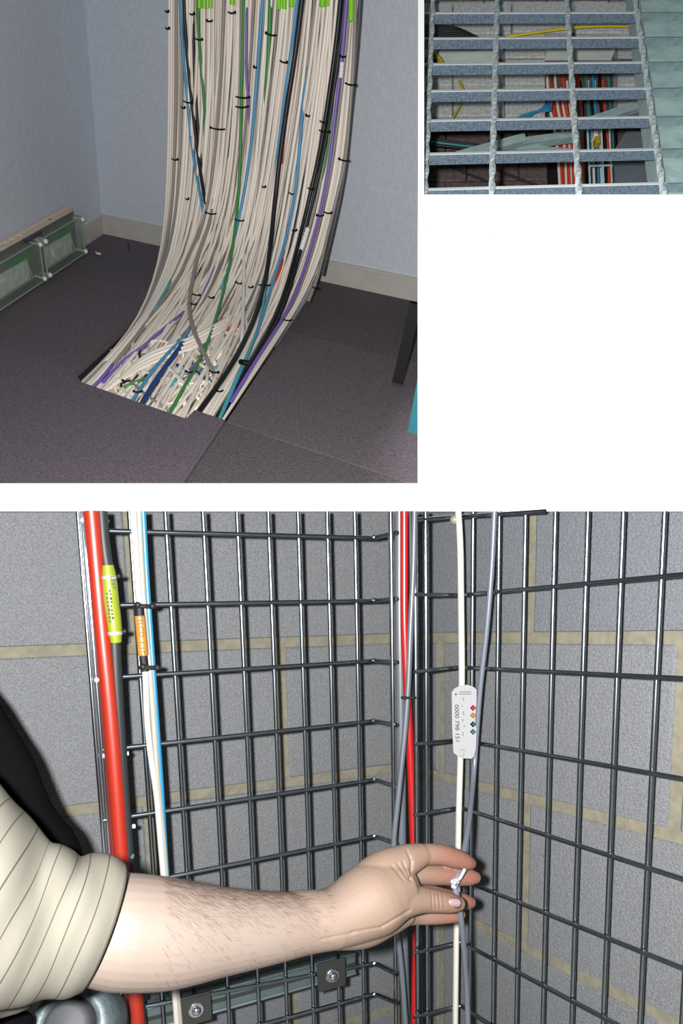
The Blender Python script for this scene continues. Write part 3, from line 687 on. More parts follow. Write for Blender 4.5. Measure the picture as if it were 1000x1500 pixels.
# strut and bolted plates low on the left panel
M['strut'] = material('galvanised_strut', (118, 136, 138), 0.5, 0.4, k=0.3, vary=0.12, scale=30)
M['blackplate'] = material('black_steel_plate', (44, 46, 42), 0.6, 0.2, k=0.5)
def sl(x): return 1453 - (x - 308) * 0.262
t = thing('strut_rail', onL(380, sl(380), -0.012), 'galvanised strut rail behind the left mesh panel below the arm', 'rail')
a, b = onL(190, sl(190), -0.010), onL(520, sl(520), -0.010)
mesh('strut_web', *box(a + dV * 0.0, b - a, dV * 0.034, -nLm * 0.02), M['strut'], t)
mesh('strut_lip_top', *tube([a, b], 0.0028, 8), M['strut'], t); mesh('strut_lip_bottom', *tube([a + dV * 0.034, b + dV * 0.034], 0.0028, 8), M['strut'], t)
mesh('strut_groove', *box(a + dV * 0.014 + nLm * 0.0002, b - a, dV * 0.006, nLm * 0.001), M['blackplate'], t)
for (x, y, s, lb) in ((485, 1427, 44, 'black square clamp plate with bolt under the wrist'), (286, 1477, 46, 'black square clamp plate with bolt beside the white cable end')):
    c = onL(x, y, 0.012); t = thing('clamp_plate', c, lb, 'plate')
    w = s / 1000 * (c[1]) * 0.5; o = c - dL * w * 1.0 - dV * w
    mesh('plate', *box(o, dL * 2 * w, dV * 2 * w, nLm * 0.004, 0.001), M['blackplate'], t)
    q = c + nLm * 0.004
    mesh('washer', *lathe(q, nLm, [(0.0001, 0.0025), (0.0105, 0.0025), (0.0115, 0.0015), (0.0115, 0)], 20), M['chrome'], t, smooth=False)
    mesh('bolt_head', *lathe(q, nLm, [(0.0001, 0.0085), (0.004, 0.008), (0.0065, 0.0055), (0.007, 0.0025)], 18), M['chrome'], t, smooth=True)

# ---- cables of the corner
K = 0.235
M['conduit'] = material('orange_red_conduit', (240, 62, 30), 0.4, k=0.19); M['jblack'] = material('black_cable_jacket_gloss', (40, 46, 50), 0.5, k=0.5, spec=0.25)
M['jwhite'] = material('off_white_cable_jacket', (238, 232, 226), 0.45, k=0.32); M['jblue'] = material('cyan_blue_cable_jacket', (52, 176, 232), 0.4, k=K)
M['jred'] = material('bright_red_cable_jacket', (240, 34, 34), 0.35, k=K); M['jgrey'] = material('blue_grey_cable_jacket', (150, 158, 176), 0.4, k=K)
M['jdark'] = material('dark_grey_cable_jacket', (86, 92, 100), 0.4, k=0.6); M['jflat'] = material('white_flat_cable', (248, 246, 232), 0.45, k=0.36)
def run(name, pts, lift, r, m, label, side='L', n=40, cat='cable', flat=1.0, group=None):
    f = onL if side == 'L' else onR
    P = [f(x, y, l) for x, y, l in spline([(p[0], p[1], p[2] if len(p) > 2 else lift) for p in pts], n)]
    P = smooth(P, 1); P[0] = cut_ray(P[0], dV) if pts[0][1] <= YT + 2 else P[0]
    if pts[-1][1] >= 1500: P = list(P) + [down_to_floor(P[-1])]
    return tag(mesh(name, *tube(P, r, 14, flat=flat), m, smooth=True, origin=P[-1]), label, cat, group)
run('conduit', [(134, 749), (141, 830), (150, 930), (160, 1030), (170, 1150), (178, 1260), (188, 1370), (199, 1465), (206, 1560)], 0.022, 0.0098, M['conduit'], 'thick orange-red conduit beside the bright steel rods', cat='conduit')
run('conduit', [(126, 749), (134, 830), (146, 960), (160, 1140), (168, 1270), (182, 1420), (192, 1560)], 0.010, 0.0045, material('dark_red_wire', (150, 44, 30), 0.45, k=K), 'thin dark red cable half hidden left of the orange conduit')
run('black_cable', [(148, 749), (152, 800), (160, 850), (166, 900), (168, 950), (172, 1030), (179, 1140), (187, 1250), (198, 1400), (212, 1560)], 0.018, 0.0078, M['jblack'], 'thick black cable with the yellow-green tag')
run('blue_cable', [(175, 1000), (180, 1110), (187, 1210), (191, 1275), (200, 1400), (208, 1560)], 0.012, 0.0032, material('navy_wire', (24, 80, 130), 0.4, k=K), 'thin navy cable behind the black cable')
run('white_cable', [(195, 749), (199, 810), (204, 880), (208, 940), (213, 985), (215, 1050), (221, 1110), (229, 1160), (234, 1220), (240, 1290), (250, 1400), (257, 1470), (262, 1560)], 0.016, 0.0042, M['jwhite'], 'left off-white cable carrying the orange label')
run('white_cable', [(203, 749), (207, 830), (213, 920), (219, 980), (225, 1060), (231, 1150), (238, 1220), (243, 1285), (253, 1400), (262, 1480), (268, 1560)], 0.014, 0.0040, material('cream_white_cable_jacket', (226, 222, 204), 0.45, k=K), 'cream cable between the off-white and cyan cables')
run('blue_cable', [(209.5, 749), (215, 850), (222, 950), (229, 1050), (236, 1150), (244, 1280), (252, 1380)], 0.013, 0.0036, M['jblue'], 'bright cyan-blue cable beside the two pale ones')
# corner bundle
run('red_cable', [(592, 749), (592, 830), (592, 900), (594, 960), (597, 1030), (600, 1090), (603, 1160), (606, 1250), (610, 1360), (608, 1430), (606, 1560)], 0.060, 0.0060, M['jred'], 'bright red cable running down the cage corner')
run('dark_cable', [(585, 749), (585, 900), (587, 1050), (588, 1250), (592, 1420), (596, 1560)], 0.035, 0.0075, M['jdark'], 'dark grey cable behind the red one in the corner')
run('grey_cable', [(607, 749), (605, 840), (601, 920), (598, 1000), (594, 1060), (588, 1120), (582, 1180), (576, 1240), (578, 1330), (588, 1420), (598, 1560)], 0.075, 0.0042, M['jdark'], 'grey cable crossing from right to left in the corner')
run('dark_cable', [(600, 749), (602, 900), (603, 1100), (612, 1300), (616, 1560)], 0.040, 0.005, M['jblack'], 'black cable just right of the red one in the corner')
t0_ = onL(598, 1022, 0.082)
tag(mesh('cable_tie', *merge([tube([t0_ + np.array([-0.009, 0.006, 0]), t0_ + np.array([-0.006, -0.002, 0]), t0_ + np.array([0.007, -0.002, -0.0005]), t0_ + np.array([0.010, 0.006, 0])], 0.0022, 6), ball(t0_ + np.array([-0.007, -0.003, 0]), 0.0032, 6, 4)]), M['black']), 'small black cable tie round the corner cables', 'cable tie')
# flat white cable and the grey cable held by the hand
run('flat_cable', [(671, 749), (674, 800), (675, 880), (676, 960), (676, 1010), (674, 1110), (672, 1180), (670, 1280), (668, 1380), (666, 1560)], 0.018, 0.0068, M['jflat'], 'flat white cable on the right mesh panel with a white tag', 'R', flat=0.7)
HD = 0.845                                               # depth at which the fingers hold the cable
gp = [(724, 749, None), (720, 830, None), (713, 920, None), (704, 1000, None), (699, 1060, None), (694, 1130, None), (687, 1200, 0.93), (679, 1250, 0.868), (671, 1280, 0.835), (664, 1296, 0.826), (670, 1315, 0.832), (675, 1345, 0.850), (680, 1400, 0.90), (684, 1460, 0.95), (686, 1560, 0.99)]
pp = []
for x, y, d in gp:
    pp.append((x, y, d if d else onR(x, y, 0.018)[1]))
S = spline(pp, 60); P = smooth([at(x, y, d) for x, y, d in S], 1); P[0] = cut_ray(P[0], dV); P = list(P) + [down_to_floor(P[-1])]
tag(mesh('grey_cable', *tube(P, 0.0038, 14), M['jgrey'], smooth=True, origin=P[-1]), 'grey cable pinched between the fingers', 'cable')
# knotted clear tie on it
c = at(666, 1292, 0.822)
parts = [tube([c + np.array([0.012, -0.001, 0.016]), c + np.array([0.006, -0.003, 0.006]), c + np.array([-0.002, -0.004, -0.001])], 0.0024, 8)]
for k in range(7): parts.append(ball(c + np.array([random.uniform(-0.005, 0.005), -0.004 + random.uniform(-0.002, 0.002), random.uniform(-0.006, 0.004)]), random.uniform(0.002, 0.0034), 7, 5))
tag(mesh('cable_tie', *merge(parts), material('clear_nylon_tie', (220, 222, 232), 0.25, k=K), smooth=True), 'pale knotted tie on the held grey cable', 'cable tie')
tag(mesh('cable_tie', *ball(onR(666, 761, 0.02), 0.0075, 10, 7), material('buff_tie', (190, 190, 170), 0.5, k=K), smooth=True), 'pale tie fixing the flat white cable at the top', 'cable tie')
tag(mesh('cable_tie', *ball(onL(191, 1254, 0.02), 0.0055, 10, 7), M['jgrey'], smooth=True), 'pale round tie end above the forearm', 'cable tie')

def letters(body, m4, size, mat, parent, name='lettering', width=None):
    c = bpy.data.curves.new(name, 'FONT'); c.body = body; c.size = size; c.extrude = 0.0001; c.align_x = 'CENTER'; c.align_y = 'CENTER'
    c.materials.append(mat); o = bpy.data.objects.new(name, c); col.objects.link(o)
    bpy.context.view_layer.update()
    if width:
        c.space_character = 1.0; o_w = o.dimensions.x
        if o_w > 0: m4 = m4 @ Matrix.Diagonal((width / o_w, 1, 1, 1))
    dg = bpy.context.evaluated_depsgraph_get(); me = bpy.data.meshes.new_from_object(o.evaluated_get(dg))
    bpy.data.objects.remove(o)
    me.transform(m4); V = [tuple(v.co) for v in me.vertices]; Fc = [tuple(p.vertices) for p in me.polygons]
    return mesh(name, V, Fc, mat, parent)
def basis(o, x, y, z):
    m = Matrix.Identity(4)
    for i in range(3):
        m[i][0], m[i][1], m[i][2], m[i][3] = x[i], y[i], z[i], o[i]
    return m
M['ink'] = material('black_ink', (14, 14, 16), 0.7, k=0.6)
# yellow-green wrap tag on the black cable
t = thing('cable_tag', onL(163, 885, 0.026), 'yellow-green wrap tag tied on the thick black cable', 'tag')
tp = spline([(158, 828), (160, 845), (163, 880), (167, 910), (170, 941)], 22)
P = [onL(x, y, 0.026) for x, y in tp]
R = [0.0098 * (0.86 + 0.14 * min(1, i / 3, (21 - i) / 3)) * (1 + 0.18 * math.sin(math.pi * i / 21)) for i in range(22)]
M['lime3'] = material('yellow_green_tag', (198, 214, 50), 0.4, k=K)
mesh('tag_body', *tube(P, R, 16, flat=0.8), M['lime3'], t, smooth=True)
for i in (3, 18):
    P2 = [P[i] + (P[i + 1] - P[i]) * s for s in (0, 0.9)]
    mesh('clear_strap', *tube(P2, R[i] * 1.06, 16, flat=0.82), material('clear_strap', (226, 236, 226), 0.2, k=K), t, smooth=True)
    e = P[i] + np.array([0.011, 0.002, 0]); mesh('strap_head', *ball(e, 0.0034, 8, 5), M['black'], t)
xdn = unit(P[12] - P[8]); out = unit(CAMP - P[10]); out = unit(out - xdn * (out @ xdn)); yy = np.cross(out, xdn)
for body, off, st in (('LEBT', 0.0035, -0.028), ('SWITCH', -0.0005, 0.0), ('ROOM 2', -0.0042, 0.004)):
    if body != 'LEBT':                                   # second and third lines are too small to read: plain rows of print marks
        parts = []
        for k in range(8):
            o = P[10] + out * 0.0118 + xdn * (st - 0.016 + 0.0048 * k) + yy * (off - 0.0012)
            hgt = random.choice([0.0018, 0.0024, 0.0028])
            parts.append(box(o, xdn * random.choice([0.002, 0.003, 0.0034]), yy * hgt, out * 0.0003))
        mesh('print_marks', *merge(parts), M['ink'], t)
    else:
        letters(body, basis(P[5] + out * 0.0112 + yy * off, xdn, yy, out), 0.0062, M['ink'], t, width=0.016)
# orange label with black ends on the off-white cable
t = thing('cable_label', onL(207, 930, 0.026), 'orange lettered label with black ends on the off-white cable', 'label')
def seg(x0, y0, x1, y1, lift=0.022): return [onL(x0 + (x1 - x0) * s, y0 + (y1 - y0) * s, lift) for s in (0, 0.5, 1)]
M['orange3'] = material('orange_label', (250, 172, 52), 0.45, k=K)
mesh('black_end', *tube(seg(203.5, 886, 205, 903), 0.0058, 14), M['black'], t, smooth=True)
mesh('orange_carrier', *tube(seg(204.5, 902, 209.5, 960), 0.0066, 14), M['orange3'], t, smooth=True)
mesh('black_end', *tube(seg(209.5, 959, 212, 983), 0.0054, 14), M['black'], t, smooth=True)
A, Bq = seg(204.5, 902, 209.5, 960)[0], seg(204.5, 902, 209.5, 960)[2]
xdn = unit(Bq - A); mid = (A + Bq) / 2; out = unit(CAMP - mid); out = unit(out - xdn * (out @ xdn)); yy = np.cross(out, xdn)
letters('TELCO: 1 172', basis(mid + out * 0.0069, xdn, yy, out), 0.0082, M['ink'], t, width=0.054)
for x, y in ((204, 888), (211.5, 978)):
    c = onL(x, y, 0.026)
    mesh('tie_band', *merge([tube([c + np.array([-0.006, 0.002, 0]), c + np.array([-0.002, -0.004, 0]), c + np.array([0.008, -0.001, 0]), c + np.array([0.019, 0.006, 0])], 0.0028, 8), ball(c + np.array([-0.001, -0.004, 0.001]), 0.0044, 8, 5), ball(c + np.array([0.016, 0.001, 0]), 0.0042, 8, 5)]), M['black'], t)
# white tag on the flat cable
M['tagwhite'] = material('white_tag_plastic', (240, 242, 244), 0.9, k=0.2, spec=0.0)
t = thing('cable_tag', onR(679, 1057, 0.028), 'white printed tag with coloured diamonds on the flat white cable', 'tag')
pc = onR(679, 1057, 0.030); tn = unit(CAMP - pc); tx = unit(np.cross((0, 0, 1), tn)); tx = -tx if tx[0] < 0 else tx; tz = unit(at(677, 1000, pc[1]) - at(681, 1100, pc[1])); tn = unit(np.cross(tx, tz)); tn = tn if tn @ (CAMP - pc) > 0 else -tn
def tp_(x, y, lift=0.0): return hit(tn, pc + tn * lift, x, y)
oc = [(672, 1005), (684, 1003), (693, 1006), (698, 1010), (697.5, 1030), (697, 1095), (694, 1108), (690, 1111), (674, 1110), (669, 1106), (664, 1102), (662, 1060), (661.5, 1014), (665, 1009)]
mesh('tag_plate', *prism([tp_(x, y) for x, y in oc], tn * 0.0045), M['tagwhite'], t)
mesh('tag_channel', *box(tp_(673, 1108, 0.0045), tp_(679, 1108, 0.0045) - tp_(673, 1108, 0.0045), tp_(674, 1098, 0.0045) - tp_(673, 1108, 0.0045), tn * 0.003, 0.001), M['tagwhite'], t)
G_ = material('grey_ink', (120, 130, 136), 0.9, k=K * 0.7, spec=0.0)
for i, c3 in enumerate(((206, 20, 70), (214, 150, 66), (30, 56, 66), (54, 120, 112))):
    y = (1037, 1048, 1061, 1072)[i]; m = material('tag_diamond_%d' % i, c3, 0.9, k=K * 0.8, spec=0.0)
    mesh('diamond_mark', *prism([tp_(688, y, 0.0046), tp_(692.5, y - 4.6, 0.0046), tp_(697, y, 0.0046), tp_(692.5, y + 4.6, 0.0046)], tn * 0.0003), m, t)
    mesh('diamond_centre', *prism([tp_(691, y, 0.0050), tp_(693, y - 2, 0.0050), tp_(695, y, 0.0050), tp_(693, y + 2, 0.0050)], tn * 0.0002), material('tag_diamond_in_%d' % i, tuple(min(255, int(c * 0.5 + 110)) for c in c3), 0.9, k=K * 0.8, spec=0.0), t)
xd = unit(tp_(680, 1100) - tp_(678, 1010)); up_ = np.cross(tn, xd)
letters('0000 798 151', basis(tp_(669, 1060, 0.0047), xd, up_, tn), 0.0085, material('tag_ink', (70, 80, 92), 0.9, k=K * 0.7, spec=0.0), t, width=0.054)
parts = []
for y0, x0, ln in ((1022, 678, 5), (1033, 676, 3), (1042, 678, 6), (1053, 677, 4), (1062, 679, 3), (1072, 677, 6)):
    parts.append(box(tp_(x0, y0 + ln, 0.0046), (0.0016, 0, 0), tp_(x0, y0, 0.0046) - tp_(x0, y0 + ln, 0.0046), tn * 0.0002))
mesh('faint_print', *merge(parts), material('faint_ink', (196, 202, 204), 0.9, k=K * 0.7, spec=0.0), t)
for y in (1013, 1016): mesh('print_line', *prism([tp_(672, y, 0.0046), tp_(690, y, 0.0046), tp_(690, y + 1.2, 0.0046), tp_(672, y + 1.2, 0.0046)], tn * 0.0002), material('line_ink', (170, 176, 176), 0.9, k=K * 0.7, spec=0.0), t)
mesh('pin_hole', *lathe(tp_(667.5, 1017, 0.0047), tn, [(0.0001, 0.0002), (0.0016, 0.0002)], 12), M['ink'], t)

# ---- galvanised fitting low on the left
c = at(108, 1500, 0.80); axf = unit((0.02, -0.72, 0.30))
t = thing('pipe_fitting', c, 'grey galvanised pipe fitting below the shirt sleeve', 'pipe fitting')
M['galv3'] = material('galvanised_casting', (108, 122, 128), 0.55, 0.3, k=0.4, vary=0.22, scale=70, bump=0.4, bscale=140)
mesh('collar', *lathe(c, axf, [(0.046, -0.06), (0.049, -0.02), (0.048, 0.0), (0.044, 0.012), (0.038, 0.018), (0.032, 0.016), (0.0285, 0.008), (0.028, -0.02)], 36), M['galv3'], t, smooth=True)
mesh('pipe_end', *lathe(c, axf, [(0.027, -0.03), (0.027, 0.020), (0.0255, 0.026), (0.020, 0.030), (0.0001, 0.031)], 36), material('dark_grey_pipe_end', (88, 90, 96), 0.7, k=K), t, smooth=True)

# ---- the person: forearm with hand, sleeve, dark clothing
person = thing('person', at(0, 1500, 0.58), 'outstretched arm in a cream striped short sleeve, fingers pinching the grey cable', 'person')
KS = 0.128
def skin_mat():
    m = bpy.data.materials.new('skin'); m.use_nodes = True; nt = m.node_tree; bs = nt.nodes['Principled BSDF']
    bs.inputs['Roughness'].default_value = 0.5; bs.inputs['Specular IOR Level'].default_value = 0.2
    a = nt.nodes.new('ShaderNodeAttribute'); a.attribute_name = 'red'
    nz = nt.nodes.new('ShaderNodeTexNoise'); nz.inputs['Scale'].default_value = 70; nz.inputs['Detail'].default_value = 5
    ad = nt.nodes.new('ShaderNodeMath'); ad.operation = 'MULTIPLY_ADD'; ad.inputs[1].default_value = 0.5; 
    sub = nt.nodes.new('ShaderNodeMath'); sub.operation = 'SUBTRACT'; sub.inputs[1].default_value = 0.25
    nt.links.new(nz.outputs['Fac'], ad.inputs[0]); nt.links.new(a.outputs['Fac'], ad.inputs[2]); nt.links.new(ad.outputs[0], sub.inputs[0])
    rp = nt.nodes.new('ShaderNodeValToRGB'); e = rp.color_ramp.elements
    e[0].position = 0.0; e[0].color = (*[v * KS for v in lin((240, 220, 208))], 1)
    e[1].position = 1.0; e[1].color = (*[v * KS for v in lin((255, 150, 134))], 1)
    k = e.new(0.45); k.color = (*[v * KS for v in lin((248, 210, 184))], 1)
    nt.links.new(sub.outputs[0], rp.inputs['Fac']); nt.links.new(rp.outputs['Color'], bs.inputs['Base Color'])
    nb = nt.nodes.new('ShaderNodeTexNoise'); nb.inputs['Scale'].default_value = 420; nb.inputs['Detail'].default_value = 3
    bm = nt.nodes.new('ShaderNodeBump'); bm.inputs['Strength'].default_value = 0.25; bm.inputs['Distance'].default_value = 0.001
    nt.links.new(nb.outputs['Fac'], bm.inputs['Height']); nt.links.new(bm.outputs['Normal'], bs.inputs['Normal'])
    return m
M['skin'] = skin_mat()
def limb(pts, n=None, sides=32):
    """pts: (x, y, depth, radius in pixels) -> closed tapering tube with round ends"""
    n = n or max(6, 6 * (len(pts) - 1))
    S = spline(pts, n); P = [at(s[0], s[1], s[2]) for s in S]; R = [s[3] / F * s[2] for s in S]
    a, b = unit(np.asarray(P[0]) - P[1]), unit(np.asarray(P[-1]) - P[-2])
    pre = [(P[0] + a * R[0] * s, R[0] * math.sqrt(max(1e-4, 1 - s * s))) for s in (0.98, 0.8, 0.5)]
    post = [(P[-1] + b * R[-1] * s, R[-1] * math.sqrt(max(1e-4, 1 - s * s))) for s in (0.5, 0.8, 0.98)]
    PP = [p for p, r in pre] + list(P) + [p for p, r in post]; RR = [r for p, r in pre] + R + [r for p, r in post]
    return tube(PP, RR, sides)
ARM = [(150, 1363, 0.636, 80), (180, 1364, 0.645, 83), (250, 1367, 0.668, 78), (330, 1364, 0.695, 62), (400, 1358, 0.720, 51), (450, 1352, 0.738, 44), (490, 1345, 0.750, 44)]
chains = [
    ARM,
    [(430, 1350, 0.734, 44), (490, 1344, 0.750, 44), (540, 1320, 0.772, 54), (566, 1306, 0.785, 50)],                                    # wrist and back of the hand
    [(520, 1316, 0.768, 34), (558, 1280, 0.785, 32), (592, 1262, 0.798, 25), (612, 1254, 0.806, 19)],                                      # index knuckle
    [(590, 1260, 0.800, 20), (614, 1253, 0.808, 16.5), (640, 1251.5, 0.818, 15.5), (665, 1257, 0.829, 14.5), (680, 1262, 0.836, 12.5), (688, 1264.5, 0.841, 9.5)],   # index finger
    [(570, 1290, 0.806, 28), (604, 1281, 0.816, 17), (640, 1281.5, 0.832, 15), (672, 1284, 0.846, 13.5), (688, 1285, 0.853, 12), (695, 1285.5, 0.856, 9.5)],       # middle finger
    [(580, 1310, 0.815, 24), (620, 1308, 0.845, 14), (655, 1316, 0.868, 13), (680, 1321, 0.880, 11.5), (688, 1322, 0.884, 9)],                                      # ring finger
    [(570, 1338, 0.800, 22), (605, 1342, 0.828, 13), (640, 1342.5, 0.845, 11.5), (668, 1341, 0.858, 10), (674, 1340, 0.861, 8)],                                  # little finger
    [(505, 1345, 0.752, 36), (548, 1330, 0.762, 38), (585, 1320, 0.774, 28), (615, 1318, 0.786, 20), (638, 1320, 0.797, 17), (660, 1323, 0.808, 14.5), (670, 1324, 0.813, 11.5)],   # thumb
    [(480, 1352, 0.755, 38), (530, 1352, 0.778, 36), (566, 1346, 0.795, 26), (590, 1341, 0.808, 18)],                                      # heel of the hand
]
V, Fc = merge([limb(c) for c in chains])
me = bpy.data.meshes.new('arm_raw'); me.from_pydata([tuple(map(float, p)) for p in V], [], Fc)
bm = bmesh.new(); bm.from_mesh(me); bmesh.ops.recalc_face_normals(bm, faces=bm.faces); bm.to_mesh(me); bm.free()
tmp = bpy.data.objects.new('arm_raw', me); col.objects.link(tmp)
md = tmp.modifiers.new('r', 'REMESH'); md.mode = 'VOXEL'; md.voxel_size = 0.0016; md.adaptivity = 0.0
ms = tmp.modifiers.new('s', 'SMOOTH'); ms.factor = 0.5; ms.iterations = 4
bpy.context.view_layer.update()
em = bpy.data.meshes.new_from_object(tmp.evaluated_get(bpy.context.evaluated_depsgraph_get()))
bpy.data.objects.remove(tmp)
AV = np.array([tuple(v.co) for v in em.vertices]); AF = [tuple(p.vertices) for p in em.polygons]
apx = PX + F * AV[:, 0] / AV[:, 1]; apy = PY - F * (AV[:, 2] - H) / AV[:, 1]
red = 0.10 + 0.30 * np.clip((apx - 400) / 160, 0, 1) + 0.40 * np.clip((apx - 600) / 70, 0, 1) * (1 - 0.75 * np.exp(-((apy - 1322) / 14) ** 2) * (AV[:, 1] < 0.815))
# skin creases behind the knuckles and across the thumb joint
AN = np.array([tuple(v.normal) for v in em.vertices])
dispv = np.zeros(len(AV))
for (xa, ya, xb, yb, dep, wid) in ((596, 1246, 603, 1262, .0016, 1.6), (603, 1262, 602, 1288, .0022, 1.8), (590, 1262, 602, 1290, .0014, 1.5), (582, 1264, 598, 1288, .0011, 1.4), (574, 1268, 592, 1290, .0009, 1.4),
                                   (632, 1306, 634, 1332, .0010, 1.3), (637, 1306, 639, 1332, .0010, 1.3), (642, 1306, 645, 1331, .0009, 1.3), (648, 1307, 651, 1331, .0006, 1.2),
                                   (515, 1366, 560, 1358, .0012, 1.6), (560, 1358, 600, 1334, .0018, 1.8), (470, 1376, 520, 1366, .0010, 1.5)):
    d_ = np.array([xb - xa, yb - ya]); L_ = d_ @ d_
    t_ = np.clip(((apx - xa) * d_[0] + (apy - ya) * d_[1]) / L_, 0, 1)
    dist = np.hypot(apx - xa - t_ * d_[0], apy - ya - t_ * d_[1])
    dispv -= dep * np.exp(-(dist / wid) ** 2) * (AN[:, 1] < -0.1)
AV = AV + AN * dispv[:, None]
mesh('arm', AV, AF, M['skin'], person, smooth=True, attrs={'red': red})
# thumb nail: a curved plate on the thumb
M['nail'] = material('thumb_nail', (255, 216, 220), 0.3, k=KS * 1.15)
NV, NFc = [], []
for i, x in enumerate(np.linspace(656, 675, 7)):
    for j, y in enumerate(np.linspace(1314.5, 1329.5, 7)):
        sx, sy = (x - 656) / 19, (y - 1322) / 7.5
        hw = (7.2 if sx < 0.75 else 7.2 * math.sqrt(max(0.05, 1 - ((sx - 0.75) / 0.27) ** 2))) * (0.86 + 0.14 * min(1, sx * 3))
        z = 0.8085 - 0.0172 + 0.0052 * sy * sy + 0.0035 * max(0, sx - 0.2) ** 1.3
        NV.append(at(x, 1322.5 + sy * hw + (x - 665) * 0.06, z))
for i in range(6):
    for j in range(6): NFc.append((i * 7 + j, i * 7 + j + 1, (i + 1) * 7 + j + 1, (i + 1) * 7 + j))
nl_ = prism([NV[k] for k in (0, 6, 48, 42)], (0, 0.001, 0))
o = mesh('thumb_nail', NV, NFc, M['nail'], person, smooth=True)
md = o.modifiers.new('t', 'SOLIDIFY'); md.thickness = 0.0014; md.offset = 0
# forearm hair
HV, HF = [], []
S = spline(ARM, 200)
for k in range(2600):
    i = random.randint(38, 190); s = S[i]; c0 = at(s[0], s[1], s[2]); r = s[3] / F * s[2]
    axh = unit(at(*S[min(i + 3, 199)][:3]) - at(*S[i - 3][:3])); toc = unit(np.array([0, -1.0, 0]) - axh * (axh @ np.array([0, -1.0, 0]))); upv = np.cross(axh, toc); upv = upv if upv[2] > 0 else -upv
    th = abs(random.gauss(0, 0.55)) - 0.15 if random.random() < 0.9 else random.uniform(-0.3, 2.4)
    nrm = upv * math.cos(th) + toc * math.sin(th); tg = -upv * math.sin(th) + toc * math.cos(th)
    p = c0 + nrm * (r + 0.0001); ln = random.uniform(0.005, 0.011)
    dr = unit(axh * random.uniform(0.5, 1) + tg * random.uniform(0.0, 0.9) + nrm * random.uniform(0.02, 0.25))
    wv = np.cross(dr, nrm) * 0.00009
    q1, q2 = p + dr * ln * 0.5, p + dr * ln + tg * 0.001
    b = len(HV); HV += [p - wv, p + wv, q1 + wv, q1 - wv, q2]; HF += [(b, b + 1, b + 2, b + 3), (b + 3, b + 2, b + 4)]
tag(mesh('arm_hair', HV, HF, material('dark_brown_hair', (104, 66, 42), 0.7, k=0.25), person), kind='stuff')
# sleeve
def shirt_mat():
    m = bpy.data.materials.new('cream_striped_knit'); m.use_nodes = True; nt = m.node_tree; bs = nt.nodes['Principled BSDF']
    bs.inputs['Roughness'].default_value = 0.9; bs.inputs['Specular IOR Level'].default_value = 0.1
    a = nt.nodes.new('ShaderNodeAttribute'); a.attribute_name = 'along'
    fr = nt.nodes.new('ShaderNodeMath'); fr.operation = 'FRACT'
    rp = nt.nodes.new('ShaderNodeValToRGB'); e = rp.color_ramp.elements; rp.color_ramp.interpolation = 'LINEAR'
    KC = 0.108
    base, dark = [v * KC for v in lin((232, 226, 208))], [v * KC for v in lin((140, 134, 118))]
    e[0].position = 0.0; e[0].color = (*base, 1); e[1].position = 1.0; e[1].color = (*base, 1)
    for p, c in ((0.46, base), (0.49, dark), (0.52, dark), (0.55, base)):
        k = e.new(p); k.color = (*c, 1)
    nt.links.new(a.outputs['Fac'], fr.inputs[0]); nt.links.new(fr.outputs[0], rp.inputs['Fac']); nt.links.new(rp.outputs['Color'], bs.inputs['Base Color'])
    nb = nt.nodes.new('ShaderNodeTexNoise'); nb.inputs['Scale'].default_value = 500
    bm = nt.nodes.new('ShaderNodeBump'); bm.inputs['Strength'].default_value = 0.3; bm.inputs['Distance'].default_value = 0.001
    nt.links.new(nb.outputs['Fac'], bm.inputs['Height']); nt.links.new(bm.outputs['Normal'], bs.inputs['Normal'])
    return m
M['shirt'] = shirt_mat()
SL = [  # top x, y, bottom x, y, depth, bulge toward the hand
    (183, 1272, 113, 1441, 0.640, 34), (168, 1262, 98, 1447, 0.634, 34), (150, 1258, 82, 1450, 0.628, 34), (134, 1259, 66, 1453, 0.622, 34), (118, 1263, 50, 1455, 0.616, 34), (104, 1251, 36, 1456, 0.611, 36), (88, 1243, 20, 1457, 0.606, 38),
    (72, 1241, 0, 1459, 0.600, 40), (58, 1229, -24, 1462, 0.594, 40), (30, 1196, -60, 1470, 0.584, 40), (0, 1168, -100, 1478, 0.572, 40), (-50, 1120, -160, 1490, 0.555, 40), (-110, 1070, -230, 1500, 0.535, 40)]
NS, NT = 90, 64
SS = spline(SL, NS); SV, SF, al = [], [], []
for i, s in enumerate(SS):
    Tp, Bp = at(s[0], s[1], s[4]), at(s[2], s[3], s[4]); C = (Tp + Bp) / 2; A = Tp - C; r = np.linalg.norm(A)
    Dn = np.array([s[5] / F * s[4], -r * 0.97, 0.0])
    u = i / (NS - 1)
    for k in range(NT):
        th = 2 * math.pi * k / NT
        near = max(0.0, math.sin(th))
        fold = 0.0011 * near * math.sin(2 * math.pi * (i / 13.0) + 1.6 * math.cos(th)) * min(1, i / 8) + 0.0042 * near * math.sin(2 * math.pi * (i / 31.0) - 2.2 * math.cos(th) + 0.8) * min(1, i / 14)
        fold += 0.0010 * math.sin(5 * th + i * 0.25) * min(1, i / 6)
        e = A * math.cos(th) + Dn * math.sin(th)
        SV.append(C + e * (1 + fold / r)); al.append(i / 7.3 + 0.85 * min(1, i / 34) * math.cos(th) + (0.46 if i else 0))
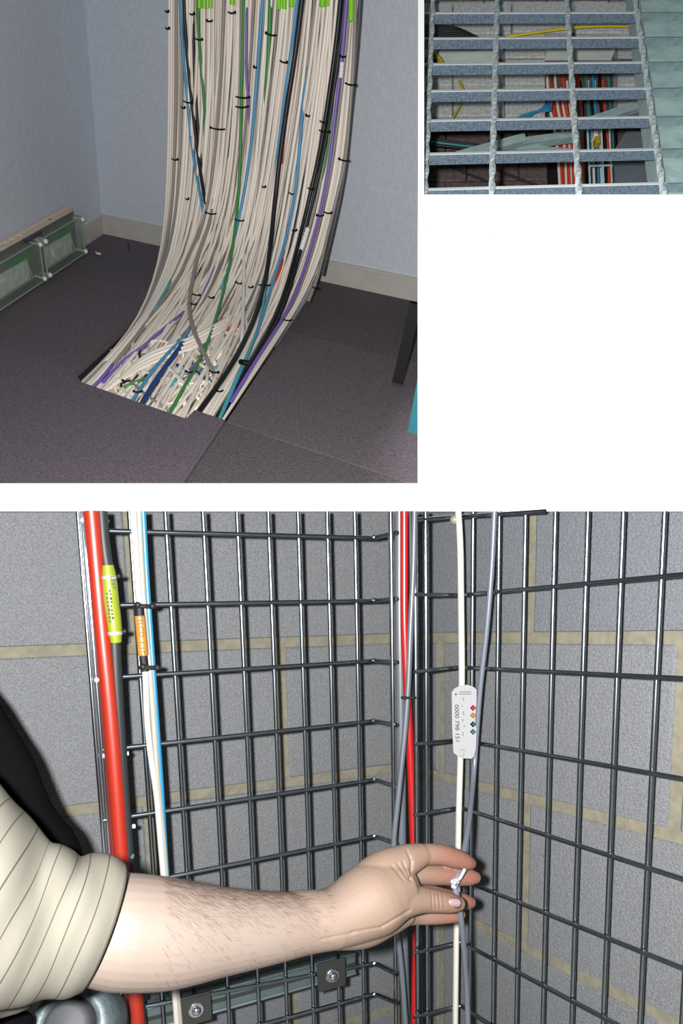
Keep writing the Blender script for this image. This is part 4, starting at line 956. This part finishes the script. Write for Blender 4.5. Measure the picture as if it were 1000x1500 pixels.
for i in range(NS - 1):
    for k in range(NT): SF.append((i * NT + k, i * NT + (k + 1) % NT, (i + 1) * NT + (k + 1) % NT, (i + 1) * NT + k))
o = mesh('sleeve', SV, SF, M['shirt'], person, smooth=True, attrs={'along': al})
md = o.modifiers.new('t', 'SOLIDIFY'); md.thickness = 0.003; md.offset = -1
hem = [np.array(SV[k]) for k in range(NT)] + [np.array(SV[0])]
hc = sum(hem[:-1]) / NT
mesh('sleeve_hem', *tube([p + (p - hc) * 0.004 for p in hem], 0.0016, 6, caps=False), M['shirt'], o, smooth=True, attrs={'along': [0.0] * (6 * (NT + 1))})
# lower shirt front, below the sleeve
P = [(52, 1458, 0.66, 10), (30, 1462, 0.655, 20), (0, 1458, 0.64, 34), (-40, 1450, 0.62, 60), (-110, 1440, 0.60, 80)]
v_, f_ = limb(P, 24, 20)
mesh('shirt_front', v_, f_, M['shirt'], person, smooth=True, attrs={'along': [0.1 + 0.9 * (i // 20) / 9 for i in range(len(v_))]})
# black garment seen above the sleeve
edge_pts = spline([(-60, 940), (-25, 1000), (2, 1042), (32, 1088), (58, 1145), (82, 1198), (106, 1224), (118, 1252), (122, 1290), (118, 1340)], 30)
GV, GF = [], []
for i, (x, y) in enumerate(edge_pts):
    c = at(-170, y, 0.74); rx = (x + 170) / F * 0.74; rd = min(0.10, 0.4 * rx)
    for k in range(28):
        th = 2 * math.pi * k / 28
        GV.append(c + np.array([rx * math.cos(th), rd * math.sin(th), 0.002 * math.sin(3 * th + i)]))
for i in range(29):
    for k in range(28): GF.append((i * 28 + k, i * 28 + (k + 1) % 28, (i + 1) * 28 + (k + 1) % 28, (i + 1) * 28 + k))
GF += [tuple(range(28)), tuple(range(29 * 28, 30 * 28))]
mesh('black_garment', GV, GF, material('black_cloth', (30, 30, 34), 0.95, k=0.12, spec=0.02), person, smooth=True)
v_, f_ = limb([(34, 1496, 0.74, 14), (8, 1508, 0.73, 26), (-60, 1530, 0.72, 60)], 12, 20)
mesh('black_hem', v_, f_, bpy.data.materials['black_cloth'], person, smooth=True)
